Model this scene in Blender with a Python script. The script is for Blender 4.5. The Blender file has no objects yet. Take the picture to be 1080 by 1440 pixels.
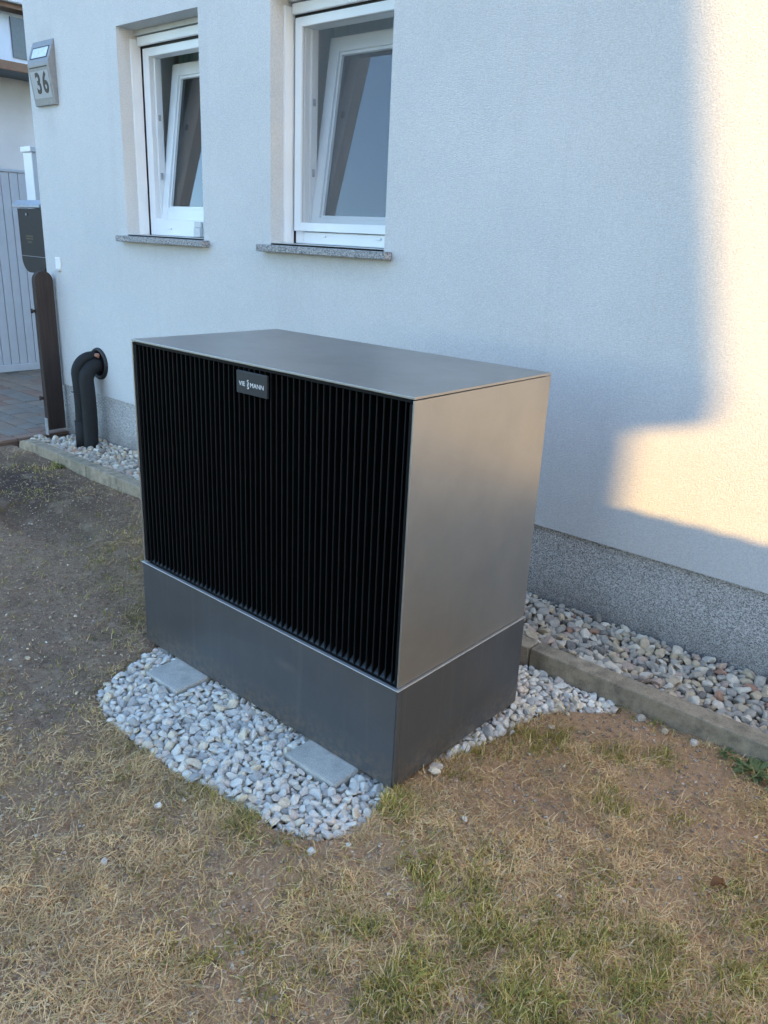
import bpy, bmesh, math, random
import numpy as np
from mathutils import Vector, Matrix, noise as mnoise

random.seed(7)
RNG = np.random.default_rng(7)
R = math.radians
scene = bpy.context.scene
COL = scene.collection

# ------------------------------------------------------------------ camera
def camera_basis(yaw, pitch, roll):
    cy, sy, cp, sp = math.cos(yaw), math.sin(yaw), math.cos(pitch), math.sin(pitch)
    fwd = Vector((sy * cp, cy * cp, sp))
    right = Vector((cy, -sy, 0))
    up = right.cross(fwd)
    r = math.cos(roll) * right + math.sin(roll) * up
    u = -math.sin(roll) * right + math.cos(roll) * up
    return r, u, fwd

CAM = Vector((1.0945, -1.3704, 1.3928))
CR, CU, CF = camera_basis(R(-40.478), R(-19.191), R(2.691))
FPX = 1109.03                                   # focal length in pixels of a 1080 x 1440 frame
cam_data = bpy.data.cameras.new('camera')
cam_data.sensor_fit = 'VERTICAL'
cam_data.sensor_height = 36.0
cam_data.lens = FPX / 1440 * 36.0
cam_data.clip_start = 0.02
cam_data.clip_end = 600
cam = bpy.data.objects.new('camera', cam_data)
COL.objects.link(cam)
cam.matrix_world = Matrix(((CR.x, CU.x, -CF.x, CAM.x), (CR.y, CU.y, -CF.y, CAM.y), (CR.z, CU.z, -CF.z, CAM.z), (0, 0, 0, 1)))
scene.camera = cam

# ------------------------------------------------------------------ sky, sun, exposure
SUN_EL, SUN_AZ = R(14.0), R(66.0)               # azimuth measured from -Y towards +X
SUN_DIR = Vector((math.sin(SUN_AZ) * math.cos(SUN_EL), -math.cos(SUN_AZ) * math.cos(SUN_EL), math.sin(SUN_EL)))
world = bpy.data.worlds.new('World')
scene.world = world
world.use_nodes = True
wn = world.node_tree.nodes
wl = world.node_tree.links
bg = wn['Background']
sky = wn.new('ShaderNodeTexSky')
sky.sky_type = 'NISHITA'
sky.sun_disc = False
sky.sun_elevation = SUN_EL
sky.sun_rotation = math.atan2(SUN_DIR.x, SUN_DIR.y)
sky.air_density = 1.0
sky.dust_density = 0.4
sky.ozone_density = 2.5
wl.new(sky.outputs[0], bg.inputs['Color'])
bg.inputs['Strength'].default_value = 0.15

sun_data = bpy.data.lights.new('sun', 'SUN')
sun_data.energy = 2.0
sun_data.angle = R(0.40)
sun_data.color = (1.0, 0.62, 0.20)
sun = bpy.data.objects.new('sun', sun_data)
COL.objects.link(sun)
sun.rotation_euler = (-SUN_DIR).to_track_quat('-Z', 'Y').to_euler()
sun.location = (6, -10, 8)

scene.view_settings.view_transform = 'Standard'
scene.view_settings.look = 'None'
scene.view_settings.exposure = 2.6
scene.view_settings.gamma = 1.0
scene.view_settings.use_curve_mapping = False
scene.render.engine = 'CYCLES'
scene.cycles.max_bounces = 10
scene.cycles.diffuse_bounces = 6
scene.cycles.transparent_max_bounces = 16

# ------------------------------------------------------------------ materials
def material(name):
    m = bpy.data.materials.new(name)
    m.use_nodes = True
    return m, m.node_tree.nodes, m.node_tree.links, m.node_tree.nodes['Principled BSDF']

def coords(n, l, scale=(1, 1, 1), kind='Object'):
    tc = n.new('ShaderNodeTexCoord')
    mp = n.new('ShaderNodeMapping')
    mp.inputs['Scale'].default_value = scale
    l.new(tc.outputs[kind], mp.inputs['Vector'])
    return mp.outputs['Vector']

def noise_tex(n, l, vec, scale, detail=4, rough=0.55):
    t = n.new('ShaderNodeTexNoise')
    t.inputs['Scale'].default_value = scale
    t.inputs['Detail'].default_value = detail
    t.inputs['Roughness'].default_value = rough
    l.new(vec, t.inputs['Vector'])
    return t.outputs['Fac']

def ramp(n, l, fac, stops):
    r = n.new('ShaderNodeValToRGB')
    e = r.color_ramp.elements
    while len(e) < len(stops):
        e.new(0.5)
    for el, (p, c) in zip(e, stops):
        el.position = p
        el.color = (*c, 1) if len(c) == 3 else c
    l.new(fac, r.inputs['Fac'])
    return r.outputs['Color']

def mixc(n, l, fac, a, b, mode='MIX'):
    m = n.new('ShaderNodeMix')
    m.data_type = 'RGBA'
    m.blend_type = mode
    for i, v in ((0, fac), (6, a), (7, b)):
        if hasattr(v, 'is_output') or hasattr(v, 'links'):
            l.new(v, m.inputs[i])
        elif i == 0:
            m.inputs[i].default_value = v
        else:
            m.inputs[i].default_value = (*v, 1)
    return m.outputs[2]

def bump(n, l, bsdf, height, strength, dist):
    b = n.new('ShaderNodeBump')
    b.inputs['Strength'].default_value = strength
    b.inputs['Distance'].default_value = dist
    l.new(height, b.inputs['Height'])
    l.new(b.outputs['Normal'], bsdf.inputs['Normal'])
    return b

def maprange(n, l, v, a, b, c, d):
    m = n.new('ShaderNodeMapRange')
    for i, x in enumerate((a, b, c, d)):
        m.inputs[i + 1].default_value = x
    l.new(v, m.inputs[0])
    return m.outputs[0]

def plain(name, col, rough=0.5, metal=0.0, var=0.12, scale=30, bump_s=0.0, bump_scale=200, spec=0.5, bump_d=0.001):
    m, n, l, b = material(name)
    v = coords(n, l)
    f = noise_tex(n, l, v, scale)
    lo = tuple(c * (1 - var) for c in col)
    hi = tuple(min(1, c * (1 + var)) for c in col)
    l.new(ramp(n, l, f, [(0.3, lo), (0.7, hi)]), b.inputs['Base Color'])
    b.inputs['Roughness'].default_value = rough
    b.inputs['Metallic'].default_value = metal
    b.inputs['Specular IOR Level'].default_value = spec
    if bump_s:
        bump(n, l, b, noise_tex(n, l, v, bump_scale, 5), bump_s, bump_d)
    return m

def blob(n, l, vec_out, centre, radius):
    """soft spot round a place on the thing, 1 in the middle to 0 at the radius (x, y, z radii)"""
    s = n.new('ShaderNodeVectorMath'); s.operation = 'SUBTRACT'
    l.new(vec_out, s.inputs[0]); s.inputs[1].default_value = centre
    d = n.new('ShaderNodeVectorMath'); d.operation = 'DIVIDE'
    l.new(s.outputs[0], d.inputs[0]); d.inputs[1].default_value = radius
    ln = n.new('ShaderNodeVectorMath'); ln.operation = 'LENGTH'
    l.new(d.outputs[0], ln.inputs[0])
    return maprange(n, l, ln.outputs['Value'], 0.0, 1.0, 1.0, 0.0)

def math_node(n, l, op, a, b):
    m = n.new('ShaderNodeMath'); m.operation = op
    for i, v in enumerate((a, b)):
        if isinstance(v, (int, float)):
            m.inputs[i].default_value = v
        else:
            l.new(v, m.inputs[i])
    return m.outputs[0]

# white roughcast plaster with weather stains
def make_plaster():
    m, n, l, b = material('white_roughcast')
    v = coords(n, l)
    big = noise_tex(n, l, v, 1.1, 6, 0.65)
    col = ramp(n, l, big, [(0.3, (0.54, 0.545, 0.54)), (0.7, (0.655, 0.65, 0.635))])
    st = noise_tex(n, l, coords(n, l, (9, 9, 0.5)), 1.0, 5, 0.6)
    col = mixc(n, l, maprange(n, l, st, 0.54, 0.72, 0.0, 0.16), col, (0.36, 0.35, 0.33))
    grain = noise_tex(n, l, v, 170, 4, 0.75)
    col = mixc(n, l, 0.40, col, ramp(n, l, grain, [(0.34, (0.40, 0.405, 0.40)), (0.66, (0.80, 0.795, 0.78))]))
    nz = noise_tex(n, l, v, 14, 5, 0.7)
    for c, r, k in (((-3.56, 1.24, 0.42), (0.10, 0.3, 0.16), 0.75), ((-3.93, 1.24, 1.99), (0.11, 0.3, 0.14), 0.22), ((-3.90, 1.24, 2.42), (0.12, 0.2, 0.06), 0.25),
                    ((-1.55, 1.24, 1.27), (0.45, 0.2, 0.09), 0.25), ((-2.8, 1.24, 1.27), (0.45, 0.2, 0.09), 0.25)):
        w = math_node(n, l, 'MULTIPLY', blob(n, l, v, c, r), nz)
        col = mixc(n, l, math_node(n, l, 'MULTIPLY', w, k * 1.6), col, (0.30, 0.27, 0.24))
    l.new(col, b.inputs['Base Color'])
    b.inputs['Roughness'].default_value = 0.92
    b.inputs['Specular IOR Level'].default_value = 0.2
    vo = n.new('ShaderNodeTexVoronoi'); vo.inputs['Scale'].default_value = 190
    l.new(v, vo.inputs['Vector'])
    h = math_node(n, l, 'ADD', math_node(n, l, 'MULTIPLY', grain, 1.2), math_node(n, l, 'MULTIPLY', vo.outputs['Distance'], -0.7))
    bump(n, l, b, h, 0.42, 0.0035)
    return m

def make_plinth():
    m, n, l, b = material('speckled_stone_plaster')
    v = coords(n, l)
    vo = n.new('ShaderNodeTexVoronoi'); vo.inputs['Scale'].default_value = 330
    l.new(v, vo.inputs['Vector'])
    sep = n.new('ShaderNodeSeparateColor'); l.new(vo.outputs['Color'], sep.inputs[0])
    col = ramp(n, l, sep.outputs[0], [(0.0, (0.13, 0.13, 0.128)), (0.3, (0.30, 0.295, 0.285)), (0.6, (0.48, 0.47, 0.455)), (1.0, (0.72, 0.71, 0.69))])
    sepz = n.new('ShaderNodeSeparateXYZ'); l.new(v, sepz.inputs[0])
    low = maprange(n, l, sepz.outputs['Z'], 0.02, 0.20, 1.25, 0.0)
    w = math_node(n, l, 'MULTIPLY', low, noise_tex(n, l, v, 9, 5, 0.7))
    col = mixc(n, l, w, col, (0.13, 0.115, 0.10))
    l.new(col, b.inputs['Base Color'])
    b.inputs['Roughness'].default_value = 0.7
    bump(n, l, b, vo.outputs['Distance'], 0.6, 0.003)
    return m

def make_panel(name, base, rough, metal=0.9):
    m, n, l, b = material(name)
    v = coords(n, l)
    f = noise_tex(n, l, v, 3.5, 5, 0.6)
    lo = tuple(c * 0.93 for c in base); hi = tuple(c * 1.06 for c in base)
    col = ramp(n, l, f, [(0.35, lo), (0.65, hi)])
    sm = noise_tex(n, l, v, 9, 6, 0.75)
    dust = ramp(n, l, sm, [(0.58, (0, 0, 0)), (0.75, (1, 1, 1))])
    sep = n.new('ShaderNodeSeparateColor'); l.new(dust, sep.inputs[0])
    col = mixc(n, l, math_node(n, l, 'MULTIPLY', sep.outputs[0], 0.08), col, (0.42, 0.38, 0.33))
    # hand marks and a scuff
    for c, r, k in (((-0.42, 0, 0.20), (0.06, 0.05, 0.02), 0.25), ((0, 0.18, 0.40), (0.05, 0.10, 0.06), 0.22), ((0, 0.30, 0.52), (0.05, 0.16, 0.10), 0.10)):
        w = math_node(n, l, 'MULTIPLY', blob(n, l, v, c, r), sm)
        col = mixc(n, l, math_node(n, l, 'MULTIPLY', w, k * 2), col, (0.40, 0.36, 0.33))
    sz = n.new('ShaderNodeSeparateXYZ'); l.new(v, sz.inputs[0])
    mud = math_node(n, l, 'MULTIPLY', maprange(n, l, sz.outputs['Z'], 0.0, 0.11, 0.85, 0.0), maprange(n, l, noise_tex(n, l, v, 45, 6, 0.8), 0.42, 0.68, 0.0, 1.0))
    col = mixc(n, l, mud, col, (0.34, 0.27, 0.20))
    run = noise_tex(n, l, coords(n, l, (26, 26, 1.1)), 1.0, 4, 0.6)
    col = mixc(n, l, maprange(n, l, run, 0.56, 0.74, 0.0, 0.10), col, (0.46, 0.43, 0.39))
    l.new(col, b.inputs['Base Color'])
    b.inputs['Metallic'].default_value = metal
    l.new(maprange(n, l, sm, 0.3, 0.7, rough - 0.04, rough + 0.05), b.inputs['Roughness'])
    bump(n, l, b, noise_tex(n, l, v, 900, 2), 0.06, 0.0005)
    return m

def make_glass():
    m, n, l, b = material('window_glass')
    n.remove(b)
    out = n['Material Output']
    tr = n.new('ShaderNodeBsdfTransparent'); tr.inputs[0].default_value = (0.90, 0.94, 0.93, 1)
    gl = n.new('ShaderNodeBsdfGlossy'); gl.inputs['Roughness'].default_value = 0.01
    fr = n.new('ShaderNodeFresnel'); fr.inputs['IOR'].default_value = 2.5
    mx = n.new('ShaderNodeMixShader')
    l.new(fr.outputs[0], mx.inputs[0]); l.new(tr.outputs[0], mx.inputs[1]); l.new(gl.outputs[0], mx.inputs[2])
    l.new(mx.outputs[0], out.inputs[0])
    return m

def make_gauze():
    m, n, l, b = material('fly_screen_gauze')
    out = n['Material Output']
    tr = n.new('ShaderNodeBsdfTransparent')
    mx = n.new('ShaderNodeMixShader'); mx.inputs[0].default_value = 0.26
    b.inputs['Base Color'].default_value = (0.26, 0.26, 0.265, 1)
    b.inputs['Roughness'].default_value = 0.8
    l.new(tr.outputs[0], mx.inputs[1]); l.new(b.outputs[0], mx.inputs[2]); l.new(mx.outputs[0], out.inputs[0])
    return m

def make_cloth(name, col, trans):
    m, n, l, b = material(name)
    out = n['Material Output']
    v = coords(n, l, (1, 1, 0.15))
    c = ramp(n, l, noise_tex(n, l, v, 20, 3), [(0.3, tuple(x * 0.9 for x in col)), (0.7, col)])
    l.new(c, b.inputs['Base Color'])
    b.inputs['Roughness'].default_value = 0.9
    tl = n.new('ShaderNodeBsdfTranslucent'); l.new(c, tl.inputs[0])
    mx = n.new('ShaderNodeMixShader'); mx.inputs[0].default_value = trans
    l.new(b.outputs[0], mx.inputs[1]); l.new(tl.outputs[0], mx.inputs[2]); l.new(mx.outputs[0], out.inputs[0])
    return m

def make_soil():
    m, n, l, b = material('dry_garden_soil')
    v = coords(n, l)
    big = noise_tex(n, l, v, 2.6, 6, 0.65)
    fine = noise_tex(n, l, v, 60, 6, 0.7)
    grit = noise_tex(n, l, v, 420, 3, 0.7)
    brown = ramp(n, l, fine, [(0.25, (0.17, 0.112, 0.080)), (0.5, (0.40, 0.265, 0.175)), (0.8, (0.60, 0.43, 0.30))])
    red = ramp(n, l, fine, [(0.25, (0.44, 0.26, 0.14)), (0.5, (0.72, 0.43, 0.24)), (0.8, (0.82, 0.55, 0.34))])
    sep = n.new('ShaderNodeSeparateXYZ'); l.new(v, sep.inputs[0])
    t = math_node(n, l, 'ADD', sep.outputs['X'], math_node(n, l, 'MULTIPLY', math_node(n, l, 'SUBTRACT', big, 0.5), 1.6))
    col = mixc(n, l, maprange(n, l, t, -1.1, 0.1, 0.0, 1.0), brown, red)  # reddish soil towards the right, with the brighter, warmer light there painted in
    dark = math_node(n, l, 'MULTIPLY', blob(n, l, v, (-3.2, 0.50, 0), (1.2, 0.55, 1)), 1.2)
    col = mixc(n, l, dark, col, (0.13, 0.09, 0.07))
    moss = math_node(n, l, 'MULTIPLY', blob(n, l, v, (-2.05, 0.45, 0), (0.9, 0.45, 1)), 0.45)
    col = mixc(n, l, math_node(n, l, 'MULTIPLY', moss, big), col, (0.16, 0.15, 0.07))
    spk = ramp(n, l, grit, [(0.62, (0, 0, 0)), (0.72, (1, 1, 1))])
    s2 = n.new('ShaderNodeSeparateColor'); l.new(spk, s2.inputs[0])
    col = mixc(n, l, math_node(n, l, 'MULTIPLY', s2.outputs[0], 0.35), col, (0.40, 0.34, 0.27))
    patch = noise_tex(n, l, v, 9, 5, 0.65)
    col = mixc(n, l, maprange(n, l, patch, 0.55, 0.68, 0.0, 0.5), col, (0.20, 0.145, 0.10))
    col = mixc(n, l, maprange(n, l, patch, 0.46, 0.30, 0.0, 0.45), col, (0.64, 0.49, 0.34))
    l.new(col, b.inputs['Base Color'])
    b.inputs['Roughness'].default_value = 0.95
    b.inputs['Specular IOR Level'].default_value = 0.15
    h = math_node(n, l, 'ADD', fine, math_node(n, l, 'MULTIPLY', grit, 0.5))
    h = math_node(n, l, 'ADD', h, math_node(n, l, 'MULTIPLY', noise_tex(n, l, v, 170, 4, 0.7), 0.7))
    bump(n, l, b, h, 1.0, 0.014)
    return m

def make_stone(name, a, c, vein=0.0):
    m, n, l, b = material(name)
    v = coords(n, l)
    oi = n.new('ShaderNodeObjectInfo')
    add = n.new('ShaderNodeVectorMath'); add.operation = 'ADD'
    l.new(v, add.inputs[0])
    comb = n.new('ShaderNodeCombineXYZ')
    for i in range(3):
        l.new(math_node(n, l, 'MULTIPLY', oi.outputs['Random'], 17.0 + 5 * i), comb.inputs[i])
    l.new(comb.outputs[0], add.inputs[1])
    f = noise_tex(n, l, add.outputs[0], 2.2 if vein == 0 else 3.0, 5, 0.6)
    g = noise_tex(n, l, add.outputs[0], 14, 4, 0.7)
    col = ramp(n, l, f, [(0.3, a), (0.7, c)])
    col = mixc(n, l, 0.35, col, ramp(n, l, g, [(0.3, tuple(x * 0.7 for x in a)), (0.7, tuple(min(1, x * 1.1) for x in c))]))
    l.new(col, b.inputs['Base Color'])
    b.inputs['Roughness'].default_value = 0.75
    b.inputs['Specular IOR Level'].default_value = 0.3
    bump(n, l, b, g, 0.35, 0.05)
    return m

def make_wood(name, a, c):
    m, n, l, b = material(name)
    v = coords(n, l, (30, 30, 1.5))
    f = noise_tex(n, l, v, 2.5, 6, 0.7)
    l.new(ramp(n, l, f, [(0.3, a), (0.7, c)]), b.inputs['Base Color'])
    b.inputs['Roughness'].default_value = 0.7
    bump(n, l, b, f, 0.4, 0.002)
    return m

def make_concrete(name, a, c, bs=0.5, dirt=0.0):
    m, n, l, b = material(name)
    v = coords(n, l)
    f = noise_tex(n, l, v, 7, 6, 0.7)
    g = noise_tex(n, l, v, 260, 4, 0.7)
    col = ramp(n, l, f, [(0.3, a), (0.7, c)])
    col = mixc(n, l, 0.35, col, ramp(n, l, g, [(0.35, tuple(x * 0.5 for x in a)), (0.65, tuple(min(1, x * 1.25) for x in c))]))
    if dirt:
        dn = noise_tex(n, l, v, 16, 6, 0.75)
        col = mixc(n, l, maprange(n, l, dn, 0.44, 0.66, 0.0, dirt), col, (0.11, 0.10, 0.075))
        dm = noise_tex(n, l, v, 5, 4, 0.6)
        col = mixc(n, l, maprange(n, l, dm, 0.5, 0.7, 0.0, dirt * 0.8), col, (0.17, 0.165, 0.12))
    l.new(col, b.inputs['Base Color'])
    b.inputs['Roughness'].default_value = 0.9
    b.inputs['Specular IOR Level'].default_value = 0.2
    bump(n, l, b, math_node(n, l, 'ADD', f, g), bs, 0.003)
    return m

def make_granite():
    m, n, l, b = material('grey_granite')
    v = coords(n, l)
    vo = n.new('ShaderNodeTexVoronoi'); vo.inputs['Scale'].default_value = 220
    l.new(v, vo.inputs['Vector'])
    sep = n.new('ShaderNodeSeparateColor'); l.new(vo.outputs['Color'], sep.inputs[0])
    col = ramp(n, l, sep.outputs[0], [(0.0, (0.09, 0.09, 0.095)), (0.4, (0.22, 0.22, 0.225)), (1.0, (0.46, 0.45, 0.44))])
    l.new(col, b.inputs['Base Color'])
    b.inputs['Roughness'].default_value = 0.6
    return m

M = {
    'plaster': make_plaster(), 'plinth': make_plinth(),
    'panel': make_panel('graphite_metallic_paint', (0.39, 0.38, 0.37), 0.40),
    'base': make_panel('dark_graphite_paint', (0.150, 0.158, 0.172), 0.42, 0.78),
    'grille': plain('black_powder_coat', (0.0045, 0.0052, 0.0065), 0.6, 0.0, 0.2, 20, spec=0.16),
    'tray': plain('dark_tray', (0.045, 0.055, 0.06), 0.5), 'strip': plain('painted_seam_highlight', (0.52, 0.515, 0.50), 0.4, 0.6, 0.05),  # the strip colour paints the highlight along the seam
    'black': plain('black_interior', (0.006, 0.006, 0.007), 0.8, spec=0.1),
    'badge': plain('badge_plastic', (0.022, 0.026, 0.033), 0.4),
    'white_print': plain('white_print', (0.75, 0.77, 0.78), 0.5, var=0.02),
    'pvc': plain('white_pvc', (0.80, 0.81, 0.81), 0.35, var=0.03, scale=6),
    'pvc_grey': plain('light_grey_pvc', (0.55, 0.56, 0.56), 0.4, var=0.04),
    'seal': plain('black_rubber_seal', (0.015, 0.015, 0.017), 0.6),
    'glass': make_glass(), 'gauze': make_gauze(),
    'sheer': make_cloth('sheer_white_net', (0.86, 0.88, 0.90), 0.5),
    'drape': make_cloth('grey_green_drape', (0.58, 0.74, 0.72), 0.5),
    'room': plain('room_paint', (0.8, 0.78, 0.74), 0.9),
    'granite': make_granite(),
    'steel': plain('brushed_steel', (0.24, 0.245, 0.25), 0.5, 0.4, 0.1, 40),
    'plate': plain('frosted_plate', (0.34, 0.35, 0.36), 0.5, 0.0, 0.05),
    'solar': plain('solar_cell_cover', (0.50, 0.54, 0.55), 0.2, 0.0, 0.15),
    'digit': plain('black_digit', (0.012, 0.012, 0.013), 0.5),
    'wood': make_wood('brown_stained_wood', (0.022, 0.013, 0.010), (0.050, 0.031, 0.025)),
    'iron': plain('rusty_iron', (0.06, 0.045, 0.038), 0.6, 0.5),
    'zinc': plain('galvanised_zinc', (0.42, 0.44, 0.46), 0.5, 0.6, 0.15),
    'mailbox': plain('dark_green_enamel', (0.010, 0.013, 0.012), 0.4, 0.0, 0.1),
    'gold': plain('worn_gold_print', (0.10, 0.085, 0.045), 0.5),
    'silver': plain('silver_lid', (0.38, 0.40, 0.42), 0.35, 0.5),
    'pipe': plain('black_foam_insulation', (0.008, 0.009, 0.010), 0.75, 0.0, 0.3, 12, 0.4, 60, bump_d=0.004),
    'foam': plain('orange_foam', (0.36, 0.16, 0.10), 0.8),
    'gate': plain('light_grey_gate_paint', (0.58, 0.58, 0.60), 0.5, 0.0, 0.05, 6),
    'nb_wall': plain('grey_render', (0.56, 0.54, 0.54), 0.9, 0.0, 0.08, 3, 0.3, 200),
    'nb_panel': plain('blue_grey_cladding', (0.50, 0.56, 0.66), 0.25, 0.0, 0.06, 3),
    'nb_wood': plain('brown_fascia', (0.20, 0.11, 0.065), 0.6),
    'nb_dark': plain('slate_soffit', (0.13, 0.15, 0.18), 0.7),
    'concrete': make_concrete('grey_concrete', (0.27, 0.26, 0.24), (0.38, 0.365, 0.34)),
    'kerb': make_concrete('weathered_kerb_concrete', (0.31, 0.25, 0.18), (0.52, 0.42, 0.30), 0.9, 0.65),
    'slab': make_concrete('pale_concrete_slab', (0.36, 0.335, 0.295), (0.70, 0.655, 0.58), 0.7, 0.3),
    'soil': make_soil(),
    'far': plain('far_grass', (0.09, 0.09, 0.045), 0.95, 0, 0.3, 1.5),
    'sand': plain('joint_sand', (0.10, 0.085, 0.07), 0.95, 0, 0.3, 60),
    'pav_a': make_concrete('paver_grey_brown', (0.22, 0.165, 0.125), (0.31, 0.24, 0.185)),
    'pav_b': make_concrete('paver_red_brown', (0.23, 0.145, 0.105), (0.30, 0.20, 0.15)),
    'pav_c': make_concrete('paver_grey', (0.20, 0.165, 0.135), (0.275, 0.235, 0.195)),
    'fence': make_wood('fence_wood', (0.10, 0.07, 0.045), (0.20, 0.14, 0.09)),
    'h2wall': plain('cream_render', (0.60, 0.55, 0.46), 0.9, 0, 0.06, 2),
    'h2roof': plain('red_roof_tile', (0.22, 0.09, 0.06), 0.8, 0, 0.25, 4),
    'h2glass': plain('dark_window', (0.05, 0.06, 0.07), 0.1),
}
WHITE_STONES = [make_stone('marble_pebble_white', (0.74, 0.66, 0.55), (0.94, 0.87, 0.76)), make_stone('marble_pebble_pale_grey', (0.56, 0.51, 0.45), (0.86, 0.80, 0.71)),
                make_stone('marble_pebble_cream', (0.72, 0.57, 0.40), (0.90, 0.79, 0.61)), make_stone('marble_pebble_grey', (0.38, 0.355, 0.32), (0.66, 0.62, 0.56)),
                make_stone('marble_pebble_rose', (0.66, 0.52, 0.42), (0.88, 0.76, 0.64))]
MIXED_STONES = [make_stone('gravel_grey', (0.33, 0.29, 0.24), (0.56, 0.50, 0.42)), make_stone('gravel_beige', (0.48, 0.37, 0.25), (0.70, 0.57, 0.40)),
                make_stone('gravel_pale', (0.60, 0.52, 0.41), (0.82, 0.73, 0.59)), make_stone('gravel_rust', (0.38, 0.20, 0.13), (0.52, 0.31, 0.21)),
                make_stone('gravel_dark', (0.15, 0.135, 0.115), (0.30, 0.27, 0.235)), make_stone('gravel_rose', (0.46, 0.33, 0.25), (0.64, 0.50, 0.40))]

# ------------------------------------------------------------------ object helpers
def link(name, me, parent=None):
    o = bpy.data.objects.new(name, me)
    COL.objects.link(o)
    if parent is not None:
        o.parent = parent
    return o

def tag(o, label=None, cat=None, group=None, kind=None):
    for k, v in (('label', label), ('category', cat), ('group', group), ('kind', kind)):
        if v:
            o[k] = v
    return o

def empty(name, loc, label, cat, group=None):
    o = link(name, None)
    o.location = loc
    o.empty_display_size = 0.1
    return tag(o, label, cat, group)

class MB:
    """collects shapes in a bmesh (world coordinates) and links them as one mesh"""
    def __init__(self):
        self.bm = bmesh.new()
        self.mi = 0
    def box(self, x0, x1, y0, y1, z0, z1, bevel=0.0, seg=1, mat=None):
        t = bmesh.new()
        bmesh.ops.create_cube(t, size=1)
        bmesh.ops.scale(t, vec=(x1 - x0, y1 - y0, z1 - z0), verts=t.verts)
        bmesh.ops.translate(t, vec=((x0 + x1) / 2, (y0 + y1) / 2, (z0 + z1) / 2), verts=t.verts)
        if bevel:
            bmesh.ops.bevel(t, geom=t.edges[:], offset=bevel, segments=seg, affect='EDGES', profile=0.5)
        self.merge(t, mat)
        return self
    def merge(self, t, mat=None):
        if mat is not None:
            for v in t.verts:
                v.co = mat @ v.co
        me = bpy.data.meshes.new('tmp')
        t.to_mesh(me); t.free()
        n0 = len(self.bm.faces)
        self.bm.from_mesh(me)
        bpy.data.meshes.remove(me)
        self.bm.faces.ensure_lookup_table()
        for f in self.bm.faces[n0:]:
            f.material_index = self.mi
    def quad(self, *pts):
        f = self.bm.faces.new([self.bm.verts.new(p) for p in pts])
        f.material_index = self.mi
    def prism(self, pts, a, b, axis='y', bevel=0.0):
        """polygon in two axes, extruded along the third from a to b"""
        t = bmesh.new()
        def mk(p, k):
            return {'y': (p[0], k, p[1]), 'x': (k, p[0], p[1]), 'z': (p[0], p[1], k)}[axis]
        A = [t.verts.new(mk(p, a)) for p in pts]
        B = [t.verts.new(mk(p, b)) for p in pts]
        t.faces.new(A); t.faces.new(B[::-1])
        for i in range(len(pts)):
            j = (i + 1) % len(pts)
            t.faces.new((A[i], B[i], B[j], A[j]))
        bmesh.ops.recalc_face_normals(t, faces=t.faces)
        if bevel:
            bmesh.ops.bevel(t, geom=t.edges[:], offset=bevel, segments=2, affect='EDGES', profile=0.5)
        self.merge(t)
        return self
    def tube(self, path, rad, seg=16, cap=True):
        t = bmesh.new()
        P = [Vector(p) for p in path]
        rads = rad if isinstance(rad, (list, tuple)) else [rad] * len(P)
        rings, prev = [], None
        for i, p in enumerate(P):
            d = (P[min(i + 1, len(P) - 1)] - P[max(i - 1, 0)]).normalized()
            if prev is None:
                a = d.orthogonal().normalized()
            else:
                a = (prev - d * prev.dot(d)).normalized()
            prev = a
            b = d.cross(a)
            rings.append([t.verts.new(p + rads[i] * (math.cos(2 * math.pi * k / seg) * a + math.sin(2 * math.pi * k / seg) * b)) for k in range(seg)])
        for r0, r1 in zip(rings, rings[1:]):
            for k in range(seg):
                f = t.faces.new((r0[k], r0[(k + 1) % seg], r1[(k + 1) % seg], r1[k]))
                f.smooth = True
        if cap:
            t.faces.new(rings[0][::-1]); t.faces.new(rings[-1])
        bmesh.ops.recalc_face_normals(t, faces=t.faces)
        self.merge(t)
        return self
    def build(self, name, mat, parent=None, origin=None, smooth=False):
        me = bpy.data.meshes.new(name)
        off = Vector(origin) if origin is not None else Vector((0, 0, 0))
        if origin is not None:
            for v in self.bm.verts:
                v.co -= off
        self.bm.to_mesh(me); self.bm.free()
        for m_ in (mat if isinstance(mat, (list, tuple)) else [mat]):
            me.materials.append(m_)
        if smooth:
            for p in me.polygons:
                p.use_smooth = True
        o = link(name, me, parent)
        if parent is not None:
            base = Vector((0, 0, 0)); q = parent
            while q is not None:
                base += q.location; q = q.parent
            o.location = off - base
        else:
            o.location = off
        return o

def part(name, mat, parent, *dims, bevel=0.0, seg=1):
    return MB().box(*dims, bevel=bevel, seg=seg).build(name, mat, parent)

def text_mesh(name, body, size, mat, parent, matrix, depth=0.0006, xs=1.0, weight=0.0, align='CENTER'):
    cu = bpy.data.curves.new(name, 'FONT')
    cu.body = body; cu.size = size; cu.extrude = depth; cu.offset = weight
    cu.align_x = align; cu.align_y = 'CENTER'
    tmp = bpy.data.objects.new(name, cu)
    COL.objects.link(tmp)
    dg = bpy.context.evaluated_depsgraph_get()
    me = bpy.data.meshes.new_from_object(tmp.evaluated_get(dg))
    bpy.data.objects.remove(tmp)
    for v in me.vertices:
        v.co = matrix @ Vector((v.co.x * xs, v.co.y, v.co.z))
    me.materials.clear(); me.materials.append(mat)
    me.name = name
    o = link(name, me, parent)
    base = Vector((0, 0, 0)); q = parent
    while q is not None:
        base += q.location; q = q.parent
    o.location = -base
    return o

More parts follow.
